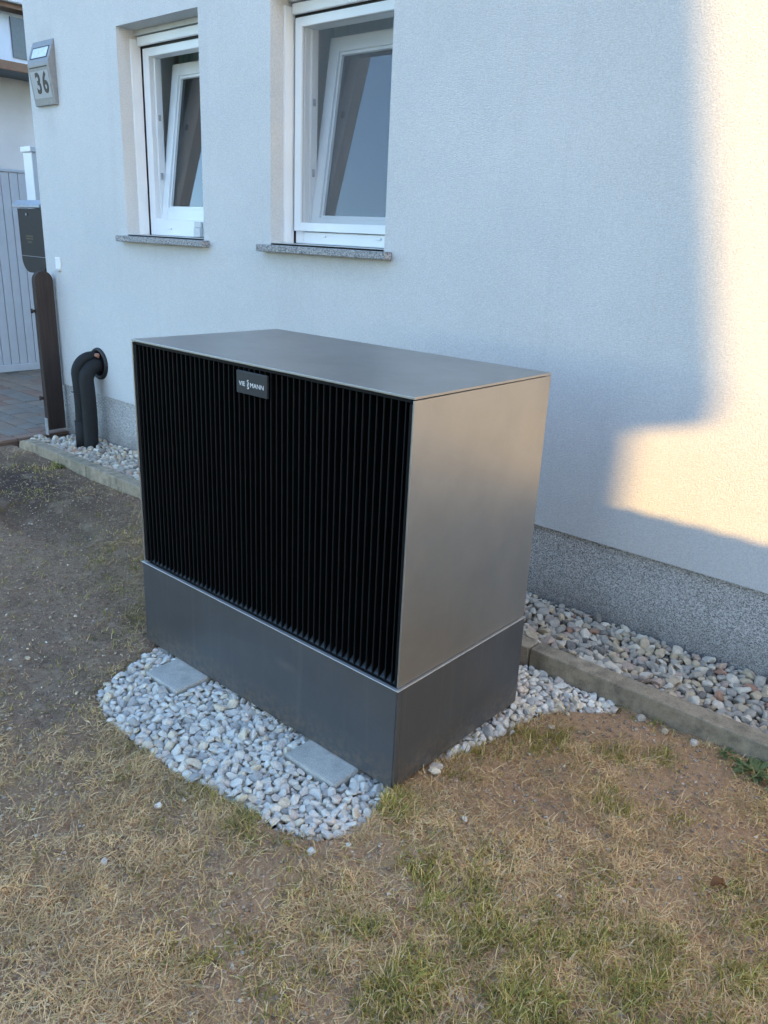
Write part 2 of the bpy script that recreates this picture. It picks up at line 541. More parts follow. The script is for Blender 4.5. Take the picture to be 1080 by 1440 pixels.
class VNoise:
    """smooth value noise on numpy arrays"""
    def __init__(self, seed, n=256):
        self.g = np.random.default_rng(seed).random((n, n)); self.n = n
    def __call__(self, x, y):
        xi = np.floor(x).astype(int); yi = np.floor(y).astype(int)
        fx = x - xi; fy = y - yi
        fx = fx * fx * (3 - 2 * fx); fy = fy * fy * (3 - 2 * fy)
        n = self.n; g = self.g
        a = g[xi % n, yi % n]; b = g[(xi + 1) % n, yi % n]; c = g[xi % n, (yi + 1) % n]; d = g[(xi + 1) % n, (yi + 1) % n]
        return (a * (1 - fx) + b * fx) * (1 - fy) + (c * (1 - fx) + d * fx) * fy
N1, N2, N3 = VNoise(1), VNoise(2), VNoise(3)

def project(x, y, z):
    d = np.stack([x - CAM.x, y - CAM.y, z - CAM.z], -1)
    zz = d @ np.array(CF)
    return 540 + FPX * (d @ np.array(CR)) / zz, 720 - FPX * (d @ np.array(CU)) / zz, zz

def inside(poly, x, y):
    x = np.asarray(x, float); y = np.asarray(y, float)
    r = np.zeros(x.shape, bool)
    for (x0, y0), (x1, y1) in zip(poly, poly[1:] + poly[:1]):
        c = ((y0 > y) != (y1 > y)) & (x < (x1 - x0) * (y - y0) / ((y1 - y0) + 1e-12) + x0)
        r ^= c
    return r

def poly_dist(poly, x, y):
    """distance to the outline, negative inside"""
    d = np.full(np.shape(x), 9.0)
    for (x0, y0), (x1, y1) in zip(poly, poly[1:] + poly[:1]):
        ex, ey = x1 - x0, y1 - y0
        t = np.clip(((x - x0) * ex + (y - y0) * ey) / (ex * ex + ey * ey + 1e-12), 0, 1)
        d = np.minimum(d, np.hypot(x - x0 - t * ex, y - y0 - t * ey))
    return np.where(inside(poly, x, y), -d, d)

# ------------------------------------------------------------------ measured sizes
W, D, H, S = 1.150, 0.603, 1.0573, 0.3006       # heat pump
WY = 1.24                                        # plaster face of the house
HX0, HX1 = -4.145, 4.8
PZ = 0.354                                       # top of the plinth
KY0, KY1, KZ = 0.847, 0.919, 0.06                # edging stones
BED_FRONT = [(-1.09, -0.015), (-1.02, -0.22), (-0.967, -0.30), (-0.82, -0.352), (-0.62, -0.34), (-0.478, -0.348), (-0.289, -0.310), (-0.129, -0.302), (-0.035, -0.258),
             (0.008, -0.212), (0.022, -0.15), (0.006, -0.07), (-0.02, 0.08), (-1.1, 0.08)]
BED_SIDE = [(-0.06, 0.17), (0.012, 0.24), (0.03, 0.303), (0.05, 0.45), (0.075, 0.62), (0.13, 0.69), (0.20, 0.76), (0.265, 0.81), (0.23, 0.843), (-0.6, 0.843), (-0.6, 0.63), (-0.06, 0.6)]
BOX_POLY = [(-W, 0), (0, 0), (0, D), (-W, D)]

def gz(x, y):
    x = np.asarray(x, float); y = np.asarray(y, float)
    z = -0.012 + 0.016 * (N1(x * 2.3 + 20, y * 2.3 + 20) - 0.5) + 0.012 * (N2(x * 7 + 50, y * 7 + 50) - 0.5) + 0.006 * (N3(x * 22 + 90, y * 22 + 90) - 0.5)
    z = z + 0.010 * (N3(x * 48 + 30, y * 48 + 60) - 0.5) * (0.5 + N1(x * 3 + 7, y * 3 + 9))
    for poly in (BED_FRONT, BED_SIDE):
        d = poly_dist(poly, x, y)
        z = z - 0.045 * np.clip((0.012 - d) / 0.03, 0, 1)
    # trampled hollow on the left
    e = ((x + 2.55) / 0.42) ** 2 + ((y - 0.33) / 0.17) ** 2
    z = z - 0.03 * np.clip((1.0 - e) * 3, 0, 1)
    db = poly_dist(BOX_POLY, x, y)
    z = np.where(db < 0.03, np.minimum(z, -0.006), z)
    return z

# ================================================================== SETTING
# ---- far ground
g = MB()
g.quad((-150, -150, -0.09), (150, -150, -0.09), (150, 150, -0.09), (-150, 150, -0.09))
tag(g.build('ground', M['far']), kind='structure')

def grid_mesh(name, x0, x1, y0, y1, step, zf, mat, parent=None):
    xs = np.arange(x0, x1 + step * 0.5, step); ys = np.arange(y0, y1 + step * 0.5, step)
    xs[-1] = x1; ys[-1] = y1
    X, Y = np.meshgrid(xs, ys)
    Z = zf(X, Y)
    co = np.stack([X, Y, Z], -1).reshape(-1, 3)
    nx, ny = len(xs), len(ys)
    i = np.arange(ny - 1)[:, None] * nx + np.arange(nx - 1)[None, :]
    f = np.stack([i, i + 1, i + nx + 1, i + nx], -1).reshape(-1, 4)
    return np_mesh(name, co, f, [mat], None, parent, True)

def np_mesh(name, co, quads, mats, mi=None, parent=None, smooth=False, tris=None):
    me = bpy.data.meshes.new(name)
    nq = 0 if quads is None else len(quads); nt = 0 if tris is None else len(tris)
    me.vertices.add(len(co)); me.vertices.foreach_set('co', np.ascontiguousarray(co, dtype=np.float32).ravel())
    loops = np.concatenate([a.ravel() for a in (quads, tris) if a is not None and len(a)]).astype(np.int32)
    me.loops.add(len(loops)); me.loops.foreach_set('vertex_index', loops)
    start = np.concatenate([np.arange(nq) * 4, nq * 4 + np.arange(nt) * 3]).astype(np.int32)
    me.polygons.add(nq + nt); me.polygons.foreach_set('loop_start', start)
    for m_ in mats:
        me.materials.append(m_)
    if mi is not None:
        me.polygons.foreach_set('material_index', np.asarray(mi, np.int32))
    me.polygons.foreach_set('use_smooth', np.full(nq + nt, smooth, bool))
    me.update(calc_edges=True); me.validate()
    return link(name, me, parent)

lawn = grid_mesh('lawn', -4.06, 2.6, -2.4, KY0, 0.0185, gz, M['soil'])
tag(lawn, kind='structure')

# ---- house: plaster walls with window openings
WIN = [(-3.147, -2.434, 1.345, 2.378), (-1.916, -1.200, 1.345, 2.378)]
house = empty('house', (HX0, WY, 0), 'white roughcast house wall with two windows and a grey speckled plinth', 'house')
XC = sorted([HX0, HX1] + [w[0] for w in WIN] + [w[1] for w in WIN])
ZC = [PZ, 1.345, 2.378, 4.6]
mb = MB()
for i in range(len(XC) - 1):
    for j in range(3):
        xm, zm = (XC[i] + XC[i + 1]) / 2, (ZC[j] + ZC[j + 1]) / 2
        if any(w[0] < xm < w[1] and w[2] < zm < w[3] for w in WIN):
            continue
        a, b, c, d = XC[i], XC[i + 1], ZC[j], ZC[j + 1]
        mb.quad((a, WY, c), (b, WY, c), (b, WY, d), (a, WY, d))
        mb.quad((a, 1.6, c), (a, 1.6, d), (b, 1.6, d), (b, 1.6, c))
for x0, x1, z0, z1 in WIN:
    mb.quad((x0, WY, z0), (x0, WY, z1), (x0, 1.6, z1), (x0, 1.6, z0))
    mb.quad((x1, WY, z0), (x1, 1.6, z0), (x1, 1.6, z1), (x1, WY, z1))
    mb.quad((x0, WY, z1), (x1, WY, z1), (x1, 1.6, z1), (x0, 1.6, z1))
    mb.quad((x0, WY, z0), (x0, 1.6, z0), (x1, 1.6, z0), (x1, WY, z0))
mb.quad((HX0, WY, PZ), (HX0, 1.6, PZ), (HX1, 1.6, PZ), (HX1, WY, PZ))
bmesh.ops.remove_doubles(mb.bm, verts=mb.bm.verts, dist=0.0005)
mb.build('front_wall', M['plaster'], house)
MB().box(HX0, HX0 + 0.34, 1.6, 4.6, PZ, 4.6).box(HX1 - 0.34, HX1, 1.6, 4.6, PZ, 4.6).box(HX0, HX1, 4.601, 4.9, PZ, 1.0).box(HX0, HX1, 4.601, 4.9, 2.55, 4.6).box(HX0, -3.6, 4.601, 4.9, 1.0005, 2.5495).box(-2.35, -1.95, 4.601, 4.9, 1.0005, 2.5495).box(0.2, HX1, 4.601, 4.9, 1.0005, 2.5495).build('outer_wall', M['plaster'], house)
for a_, b_ in ((-3.6, -2.35), (-1.95, 0.2)):  # unseen rear windows, added so that sky light brightens the curtains
    w_ = part('added_back_window', M['glass'], house, a_ + 0.06, b_ - 0.06, 4.74, 4.745, 1.06, 2.49)
    MB().box(a_ + 0.001, a_ + 0.06, 4.7, 4.78, 1.001, 2.549).box(b_ - 0.06, b_ - 0.001, 4.7, 4.78, 1.001, 2.549).box(a_ + 0.061, b_ - 0.061, 4.7, 4.78, 1.001, 1.06).box(a_ + 0.061, b_ - 0.061, 4.7, 4.78, 2.49, 2.549).build('window_frame', M['pvc'], w_)
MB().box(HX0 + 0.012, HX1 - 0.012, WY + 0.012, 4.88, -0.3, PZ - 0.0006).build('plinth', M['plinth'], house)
MB().box(HX0 - 0.4, HX1 + 0.4, 0.95, 5.2, 4.6, 4.72).build('eave', M['pvc'], house)
MB().prism([(0.9, 4.74), (5.25, 4.74), (3.07, 6.6)], HX0 - 0.42, HX1 + 0.42, 'x').build('roof', M['h2roof'], house)
# the rooms behind the two windows
MB().box(HX0 + 0.36, HX1 - 0.36, 1.62, 4.59, PZ + 0.02, PZ + 0.1).box(HX0 + 0.36, HX1 - 0.36, 1.62, 4.59, 2.75, 2.85).box(-2.2, -2.1, 1.62, 4.59, PZ + 0.11, 2.74).box(1.5, 1.6, 1.62, 4.59, PZ + 0.11, 2.74).build('room', M['room'], house)

def window(x0, x1, z0, z1, screen):
    YF = 1.38
    fx0, fx1, fz1 = x0 + 0.020, x1 - 0.020, 2.296
    bot = 0.090 if not screen else 0.055
    f = MB()
    fw = 0.056
    f.box(fx0, fx0 + fw, YF, YF + 0.07, z0 + 0.002, fz1, 0.003)
    f.box(fx1 - fw, fx1, YF, YF + 0.07, z0 + 0.002, fz1, 0.003)
    f.box(fx0 + fw, fx1 - fw, YF + 0.0005, YF + 0.0695, fz1 - 0.042, fz1, 0.003)
    f.box(fx0 + fw, fx1 - fw, YF + 0.0005, YF + 0.0695, z0 + 0.002, z0 + bot, 0.003)
    # inner rebate step
    f.box(fx0 + fw - 0.001, fx0 + fw + 0.012, YF + 0.030, YF + 0.069, z0 + bot, fz1 - 0.043, 0.001)
    f.box(fx1 - fw - 0.012, fx1 - fw + 0.001, YF + 0.030, YF + 0.069, z0 + bot, fz1 - 0.043, 0.001)
    win = f.build('window', M['pvc'], house, origin=((x0 + x1) / 2, YF, z0))
    # roller shutter: guide rails, bottom bar, box cover
    for a, b in ((x0 - 0.001, x0 + 0.013), (x1 - 0.013, x1 + 0.001)):
        MB().box(a, b, 1.316, 1.376, z0 + 0.001, 2.335, 0.002).build('guide_rail', M['pvc'], win)
    for a, b in ((x0 + 0.0005, x0 + 0.021), (x1 - 0.021, x1 - 0.0005)):
        MB().box(a, b, 1.384, 1.445, z0 + 0.001, 2.330).build('rubber_seal', M['seal'], win)
    MB().box(x0 + 0.014, x1 - 0.014, 1.352, 1.370, 2.304, 2.347, 0.003).build('shutter_bar', M['pvc'], win)
    MB().box(x0 + 0.0005, x1 - 0.0005, 1.345, 1.46, 2.352, 2.3775).build('shutter_box', M['pvc_grey'], win)
    MB().box(x0 + 0.014, x1 - 0.014, 1.376, 1.45, 2.298, 2.351).build('shutter_slot', M['seal'], win)
    # drain caps
    for u in ((0.30,) if not screen else (0.30, 0.78)):
        cx = x0 + (x1 - x0) * u
        MB().box(cx - 0.016, cx + 0.016, YF - 0.008, YF + 0.001, z0 + 0.034, z0 + 0.043, 0.002).build('drain_cap', M['pvc'], win)
    # tilted sash, hinged at the bottom, top leaning into the room
    hz, hy = z0 + (0.088 if not screen else 0.060), YF + 0.030
    T = Matrix.Translation((0, hy, hz)) @ Matrix.Rotation(R(-8.5), 4, 'X')
    sx0, sx1, sh = fx0 + fw + 0.001, fx1 - fw - 0.001, fz1 - 0.046 - hz
    s = MB(); sw = 0.062
    for d in ((sx0, sx0 + sw, 0, 0.062, 0, sh), (sx1 - sw, sx1, 0, 0.062, 0, sh)):
        s.box(*d, bevel=0.004, seg=2, mat=T)
    for d in ((sx0 + sw, sx1 - sw, 0.0006, 0.0614, 0, sw), (sx0 + sw, sx1 - sw, 0.0006, 0.0614, sh - sw, sh)):
        s.box(*d, bevel=0.004, seg=2, mat=T)
    # thin glazing bead inside the sash
    for d in ((sx0 + sw, sx0 + sw + 0.012, 0.012, 0.05, sw, sh - sw), (sx1 - sw - 0.012, sx1 - sw, 0.012, 0.05, sw, sh - sw), (sx0 + sw + 0.012, sx1 - sw - 0.012, 0.012, 0.05, sw, sw + 0.012), (sx0 + sw + 0.012, sx1 - sw - 0.012, 0.012, 0.05, sh - sw - 0.012, sh - sw)):
        s.box(*d, mat=T)
    s.build('sash', M['pvc'], win)
    MB().box(sx0 + sw + 0.0125, sx1 - sw - 0.0125, 0.026, 0.030, sw + 0.0125, sh - sw - 0.0125, mat=T).build('glass_pane', M['glass'], win)
    # striker plates on the frame side
    for zz, hh in ((z0 + 0.60, 0.030), (z0 + 0.30, 0.034)):
        MB().box(fx0 + fw + 0.0125, fx0 + fw + 0.019, YF + 0.036, YF + 0.052, zz, zz + hh, 0.002).build('striker_plate', M['zinc'], win)
    if screen:
        q = MB(); y0, y1 = YF - 0.018, YF - 0.001
        a0, a1, b0, b1, w = fx0 + 0.006, fx1 - 0.006, z0 + 0.058, fz1 - 0.004, 0.044
        q.box(a0, a0 + w, y0, y1, b0, b1, 0.002); q.box(a1 - w, a1, y0, y1, b0, b1, 0.002)
        q.box(a0 + w, a1 - w, y0 + 0.0004, y1 - 0.0004, b0, b0 + w - 0.006, 0.002); q.box(a0 + w, a1 - w, y0 + 0.0004, y1 - 0.0004, b1 - w + 0.006, b1, 0.002)
        q.build('fly_screen_frame', M['pvc'], win)
        q = MB(); q.quad((a0 + w, YF - 0.008, b0 + 0.038), (a1 - w, YF - 0.008, b0 + 0.038), (a1 - w, YF - 0.008, b1 - 0.038), (a0 + w, YF - 0.008, b1 - 0.038))
        q.build('fly_screen_mesh', M['gauze'], win)
    else:
        cx = x1 - 0.225
        MB().box(cx - 0.03, cx + 0.03, YF - 0.022, YF - 0.0005, z0 + 0.004, z0 + 0.050, 0.003).box(cx - 0.03, cx + 0.03, YF - 0.016, YF - 0.0005, z0 + 0.0505, z0 + 0.082, 0.003).build('sensor_block', [M['pvc_grey']], win)
    return win
for w, sc in zip(WIN, (False, True)):
    window(*w, sc)
    o = MB().box(w[0] - 0.055, w[1] + 0.045, 1.192, WY - 0.0005, 1.304, 1.336, 0.003).box(w[0] + 0.001, w[1] - 0.001, WY, 1.379, 1.306, 1.3440, 0.001).build('window_sill', M['granite'], house)

def curtain(name, pts_top, pts_bot, y, amp, waves, mat, label):
    """pleated cloth hanging between two points above and two below"""
    nx, nz = 90, 26
    co = []
    for j in range(nz + 1):
        t = j / nz
        for i in range(nx + 1):
            s = i / nx
            xl = pts_top[0] + (pts_bot[0] - pts_top[0]) * (t ** 1.15)
            xr = pts_top[1] + (pts_bot[1] - pts_top[1]) * t
            x = xl + (xr - xl) * s
            z = 2.50 + (1.36 - 2.50) * t
            co.append((x, y + amp * (0.5 + 0.5 * t) * math.sin(waves * s * 2 * math.pi + 1.2 * math.sin(3 * s)) + 0.006 * math.sin(17 * s + 3 * t), z))
    i = np.arange(nz)[:, None] * (nx + 1) + np.arange(nx)[None, :]
    f = np.stack([i, i + 1, i + nx + 2, i + nx + 1], -1).reshape(-1, 4)
    o = np_mesh(name, np.array(co), f, [mat], None, None, True)
    return tag(o, label, 'curtain')
curtain('drape', (-3.22, -2.45), (-3.22, -2.50), 1.675, 0.016, 9, M['drape'], 'grey green curtain hanging behind the tilted left window')
curtain('net_curtain', (-2.98, -2.42), (-3.30, -2.42), 1.635, 0.008, 5, M['sheer'], 'pale sheer curtain drawn aside across the right of the left window')
curtain('drape', (-2.0, -1.20), (-2.0, -1.20), 1.675, 0.016, 8, M['drape'], 'grey curtain behind the fly screen of the right window')
curtain('net_curtain', (-1.80, -1.14), (-2.02, -1.14), 1.635, 0.008, 4, M['sheer'], 'pale sheer curtain drawn aside behind the right window')

# ---- pebble meshes
def pebble_bm(seed, sub):
    r = random.Random(seed)
    t = bmesh.new()
    bmesh.ops.create_icosphere(t, subdivisions=sub, radius=1)
    off = Vector((r.uniform(0, 90), r.uniform(0, 90), r.uniform(0, 90)))
    cuts = []
    for _ in range(r.randint(7, 12)):
        d = Vector((r.gauss(0, 1), r.gauss(0, 1), r.gauss(0, 1))).normalized()
        cuts.append((d, r.uniform(0.46, 0.82)))
    for v in t.verts:
        p = v.co.copy()
        for d, k in cuts:                        # flattened, worn faces
            h = p.dot(d)
            if h > k:
                p -= d * (h - k) * 0.98
        p *= 1.08 + 0.26 * mnoise.noise(p * 1.2 + off) + 0.07 * mnoise.noise(p * 3.5 + off)
        v.co = p
    for f in t.faces:
        f.smooth = True
    return t
def pebble_mesh(seed, sub, mat):
    t = pebble_bm(seed, sub)
    me = bpy.data.meshes.new('pebble'); t.to_mesh(me); t.free()
    me.set_sharp_from_angle(angle=R(32))
    me.materials.append(mat)
    return me
RAW = []
for s in range(10):
    t = pebble_bm(100 + s, 2)
    t.verts.ensure_lookup_table()
    RAW.append((np.array([v.co[:] for v in t.verts]), np.array([[v.index for v in f.verts] for f in t.faces])))
    t.free()

def scatter(test, x0, x1, y0, y1, n, rmin, rmax, k, seed):
    """dart throwing with sizes; returns x, y, r"""
    r_ = np.random.default_rng(seed)
    cell = rmax * 2
    gridc, out = {}, []
    xs = r_.uniform(x0, x1, n); ys = r_.uniform(y0, y1, n)
    rs = rmin + (rmax - rmin) * r_.random(n) ** 1.7
    rs = np.sort(rs)[::-1] * 0.5 + rs * 0.5
    ok = test(xs, ys, rs)
    for x, y, r, o in zip(xs, ys, rs, ok):
        if not o:
            continue
        c = (int(x // cell), int(y // cell))
        bad = False
        for i in (-1, 0, 1):
            for j in (-1, 0, 1):
                for (a, b, q) in gridc.get((c[0] + i, c[1] + j), ()):
                    if (a - x) ** 2 + (b - y) ** 2 < (k * (q + r)) ** 2:
                        bad = True; break
                if bad: break
            if bad: break
        if not bad:
            gridc.setdefault(c, []).append((x, y, r)); out.append((x, y, r))
    return np.array(out)

def euler_np(a, b, c):
    ca, sa, cb, sb, cc, sc = np.cos(a), np.sin(a), np.cos(b), np.sin(b), np.cos(c), np.sin(c)
    return np.array([[cc * cb, cc * sb * sa - sc * ca, cc * sb * ca + sc * sa], [sc * cb, sc * sb * sa + cc * ca, sc * sb * ca - cc * sa], [-sb, cb * sa, cb * ca]])

def lay_pebbles(bed, stones, mats, weights, seed, visible):
    """stones: x, y, z, r rows. The 300 that show largest become pebble parts of the bed, the rest one joined part."""
    r_ = np.random.default_rng(seed)
    st = np.array(stones)
    px, py, zz = project(st[:, 0], st[:, 1], st[:, 2])
    seen = (px > -15) & (px < 1095) & (py > -15) & (py < 1455) & (zz > 0.1) & visible(st[:, 0], st[:, 1])
    score = st[:, 3] / zz * np.where(seen, 1, 0.001) * np.where(st[:, 4] > 0, 1.6, 0.6)
    order = np.argsort(-score)
    top = set(order[:300].tolist())
    lib = {}
    V, F, MI = [], [], []
    nv = 0
    for i, (x, y, z, r, lay) in enumerate(st):
        mi = int(r_.choice(len(mats), p=weights))
        sc = (r * r_.uniform(1.0, 1.35), r * r_.uniform(0.85, 1.1), r * r_.uniform(0.6, 0.85))
        ang = (r_.normal(0, 0.38), r_.normal(0, 0.38), r_.uniform(0, 6.28))
        k = int(r_.integers(10))
        if i in top:
            if (k, mi) not in lib:
                lib[(k, mi)] = pebble_mesh(100 + k, 3, mats[mi])
            o = link('pebble', lib[(k, mi)], bed)
            o.location = (x - bed.location.x, y - bed.location.y, z - bed.location.z); o.scale = sc; o.rotation_euler = ang
        else:
            co, fa = RAW[k]
            Rm = euler_np(*ang)
            V.append((co * np.array(sc)) @ Rm.T + np.array([x, y, z])); F.append(fa + nv); nv += len(co)
            MI.append(np.full(len(fa), mi))
    o = np_mesh('pebble_fill', np.concatenate(V) - np.array(bed.location), None, mats, np.concatenate(MI), bed, True, np.concatenate(F))
    o['kind'] = 'stuff'

PADS = [(-0.972, -0.802, -0.130, 0.74), (-0.318, -0.122, -0.100, 0.74)]
def pad_free(x, y, r):
    ok = np.ones(np.shape(x), bool)
    for a, b, c, d in PADS:
        ok &= ~((x > a - r * 0.8) & (x < b + r * 0.8) & (y > c - r * 0.8) & (y < d + r * 0.8))
    return ok

# ---- white pebble bed round the unit
bedm = MB()
for poly in (BED_FRONT, BED_SIDE):
    f = bedm.bm.faces.new([bedm.bm.verts.new((p[0], p[1], -0.040)) for p in poly])
bed = bedm.build('pebble_bed', M['sand'])
tag(bed, kind='structure')
stones = []
for poly, nn, sd in ((BED_FRONT, 26000, 11), (BED_SIDE, 16000, 12)):
    xs = [p[0] for p in poly]; ys = [p[1] for p in poly]
    for lay, (k, rmin, rmax) in enumerate(((0.62, 0.007, 0.013), (0.71, 0.006, 0.0190))):
        def test(x, y, r, poly=poly):
            edge = 0.006 + 0.018 * (N2(x * 11, y * 11) - 0.5)
            return (poly_dist(poly, x, y) < -r * 0.35 + edge) & pad_free(x, y, r)
        pts = scatter(test, min(xs), max(xs), min(ys), max(ys), int(nn * 1.3), rmin, rmax, k, sd * 10 + lay)
        for x, y, r in pts:
            z = (-0.034 + r * 0.5) if lay == 0 else (-0.026 + r * 0.75)
            dbx = float(poly_dist(BOX_POLY, np.array([x]), np.array([y]))[0])
            if dbx < r * 1.3 and z + r > -0.004:
                z = -0.006 - r
            stones.append((x, y, z, r, lay))
lay_pebbles(bed, stones, WHITE_STONES, [0.33, 0.30, 0.12, 0.15, 0.10], 5, lambda x, y: ~inside(BOX_POLY, x, y) & ~((y > 0.05) & (x < -0.02) & (y < 0.7)))

# ---- mixed gravel strip along the wall
sm = MB(); sm.quad((-3.98, KY1 + 0.0005, 0.004), (2.6, KY1 + 0.0005, 0.004), (2.6, WY + 0.011, 0.004), (-3.98, WY + 0.011, 0.004))
strip = sm.build('gravel_strip', M['sand'])
tag(strip, kind='structure')
PIPE = [(-3.55, 1.135, 0.052), (-3.604, 1.102, 0.042)]
stones = []
for lay, (k, rmin, rmax) in enumerate(((0.64, 0.009, 0.015), (0.70, 0.0075, 0.0245))):
    def test(x, y, r):
        ok = (y > KY1 + r * 0.7) & (y < WY + 0.012 - r * 0.9) & (x > -3.95 + (y - 0.92) * -0.5)
        for a, b, q in PIPE:
            ok &= np.hypot(x - a, y - b) > q + r * 0.5
        ok &= ~((x < -3.86) & (y > 1.02))
        return ok
    pts = scatter(test, -4.0, 1.5, KY1, WY, 60000, rmin, rmax, k, 300 + lay)
    for x, y, r in pts:
        rise = 0.022 * max(0.0, (y - 1.08) / 0.16) * (1 if x > -1 else 0.7)
        stones.append((x, y, (0.008 + r * 0.5 if lay == 0 else 0.022 + r * 0.62) + rise, r, lay))
lay_pebbles(strip, stones, MIXED_STONES, [0.38, 0.25, 0.22, 0.03, 0.06, 0.06], 6, lambda x, y: (x < -1.9) | (x > -0.22))

# ---- edging stones
edging = empty('garden_edging', (-3.95, KY0, 0), 'weathered concrete edging stones between the gravel strip and the bare lawn', 'edging')
def edging_stone(a, b, first):
    mb = MB()
    prof = [(a, -0.2), (b, -0.2), (b, KZ), (a, KZ)]
    if first:
        prof = [(a, -0.2), (b, -0.2), (b, KZ), (a + 0.16, KZ), (a + 0.07, KZ - 0.004), (a + 0.02, KZ - 0.02), (a, KZ - 0.05)]
    mb.prism(prof, KY0, KY1, 'y', 0.006)
    o = mb.build('edging_stone', M['kerb'], edging, origin=((a + b) / 2, KY0, 0))
    o.location.z += random.uniform(-0.003, 0.003); o.location.y += random.uniform(-0.002, 0.002)
edges = [-3.955, -3.105, -2.105, -1.108, -0.098, 0.902, 1.902, 2.6]
for i, (a, b) in enumerate(zip(edges, edges[1:])):
    edging_stone(a + 0.0025, b - 0.0025, i == 0)

# ---- concrete footings
for (a, b, c, d), lab in zip(PADS, ('pale concrete footing slab under the far left end of the unit', 'pale concrete footing slab under the unit beside its near corner')):
    o = MB().box(a, b, c, d, -0.09, -0.0015, 0.006, 2).build('footing_slab', M['slab'], origin=((a + b) / 2, c, -0.09))
    tag(o, lab, 'concrete slab')

# ---- paving beyond the corner
pv = MB(); pv.quad((-6.6, -1.2, 0.004), (-4.06, -1.2, 0.004), (-4.06, 4.6, 0.004), (-6.6, 4.6, 0.004))
paving = pv.build('paving', M['sand'])
tag(paving, kind='structure')
lib = {}
def paver(x, y, w, d, key):
    k = (round(w, 3), round(d, 3), key)
    if k not in lib:
        mb = MB().box(-w / 2, w / 2, -d / 2, d / 2, -0.06, 0.0, 0.004, 1)
        me = bpy.data.meshes.new('paver'); mb.bm.to_mesh(me); mb.bm.free(); me.materials.append(M[key]); lib[k] = me
    o = link('paver', lib[k], paving)
    o.location = (x, y, 0.021 + random.uniform(-0.002, 0.002)); o.rotation_euler = (random.uniform(-0.006, 0.006), random.uniform(-0.006, 0.006), random.uniform(-0.006, 0.006))
yy, row = 0.30, 0
while yy < 2.75:
    dd = (0.165, 0.125)[row % 2]
    x = -4.17 - (0.11 if row % 2 else 0.0) * 1.0
    while x > -6.45:
        w = random.choice((0.205, 0.165, 0.245))
        paver(x - w / 2, yy + dd / 2, w - 0.008, dd - 0.008, random.choices(('pav_a', 'pav_b', 'pav_c'), (0.5, 0.25, 0.25))[0])
        x -= w
    if row % 2:
        paver(-4.17 - 0.055, yy + dd / 2, 0.102, dd - 0.008, 'pav_b')
    yy += dd; row += 1
yy = 0.3
while yy < 1.2:
    paver(-4.115, yy + 0.1, 0.092, 0.192, 'pav_b'); yy += 0.2

# ================================================================== HEAT PUMP
hp = empty('heat_pump', (0, 0, 0), 'large graphite heat pump cabinet with black slatted front standing on white pebbles', 'heat pump')
e = 0.0012
part('top_panel', M['panel'], hp, -W, 0, 0, D, H - 0.0065, H, bevel=e, seg=2)
part('side_panel', M['panel'], hp, -0.005, 0, 0.0, D, S + 0.0062, H - 0.0085, bevel=e, seg=2)
part('side_panel', M['panel'], hp, -W, -W + 0.005, 0.0, D, S + 0.0062, H - 0.0085, bevel=e, seg=2)
for a_, b_ in ((-W + 0.0055, -W + 0.020), (-0.0165, -0.0055)):
    part('grille_frame', M['grille'], hp, a_, b_, 0.003, 0.0495, S + 0.0076, H - 0.0166, bevel=e)
part('back_panel', M['panel'], hp, -W + 0.0125, -0.0125, D - 0.012, D, S + 0.0062, H - 0.0085, bevel=e)
MB().box(-W + 0.0125, -0.0125, 0.050, D - 0.0125, S + 0.003, H - 0.007).build('inner_housing', M['black'], hp)
part('base_front_panel', M['base'], hp, -W - 0.003, -0.0005, -0.0045, 0.012, 0.0, S, bevel=0.0016, seg=3)
part('base_side_panel', M['base'], hp, -0.012, 0.0042, 0.0125, D, 0.0, S, bevel=0.0016, seg=3)
part('base_corner', M['base'], hp, 0.0, 0.0042, -0.0030, 0.0120, 0.0, S - 0.0003, bevel=0.001, seg=2)
part('base_side_panel', M['base'], hp, -W - 0.003, -W + 0.012, 0.0125, D, 0.0, S, bevel=e, seg=2)
part('base_back_panel', M['base'], hp, -W + 0.0125, -0.0125, D - 0.012, D, 0.0, S, bevel=e)
MB().box(-W + 0.0127, -0.0127, 0.0127, D - 0.0127, 0.003, S - 0.004).build('base_tray', M['black'], hp)
grille = MB().box(-W + 0.0125, -0.0125, 0.0435, 0.049, S + 0.0075, H - 0.0165).build('front_grille', M['black'], hp)
part('grille_rail', M['grille'], hp, -W + 0.0125, -0.0125, 0.008, 0.049, S + 0.0035, S + 0.007, bevel=0.001)
part('grille_rail', M['grille'], hp, -W + 0.0125, -0.0125, 0.006, 0.049, H - 0.016, H - 0.0075, bevel=0.001)
pitch = 0.02222
n_sl = 50
sx0 = -W / 2 - pitch * (n_sl - 1) / 2
smb = MB().box(-0.0022, 0.0022, 0, 0.034, 0, H - 0.0165 - (S + 0.0075), 0.0012, 2)
sme = bpy.data.meshes.new('slat'); smb.bm.to_mesh(sme); smb.bm.free(); sme.materials.append(M['grille'])
for i in range(n_sl):
    o = link('slat', sme, grille)
    o.location = (sx0 + pitch * i, 0.0075, S + 0.0072)
MB().prism([(0.010, S + 0.0074), (0.0432, S + 0.0074), (0.0432, S + 0.032), (0.030, S + 0.022)], -W + 0.021, -0.0175, 'x').build('grille_tray', M['tray'], hp)
MB().box(-W - 0.0062, 0.0068, -0.0076, 0.004, S + 0.0003, S + 0.0030, 0.0012, 2).build('seam_highlight_strip', M['strip'], hp)  # added pale strip in place of the sky highlight on the panel lip
MB().box(-0.004, 0.0068, 0.0045, D, S + 0.0003, S + 0.0030, 0.0012, 2).build('seam_highlight_strip', M['strip'], hp)
badge = MB().box(-0.629, -0.502, -0.0015, 0.0068, 0.9715, 1.0335, 0.0015, 2).build('badge', M['badge'], hp)
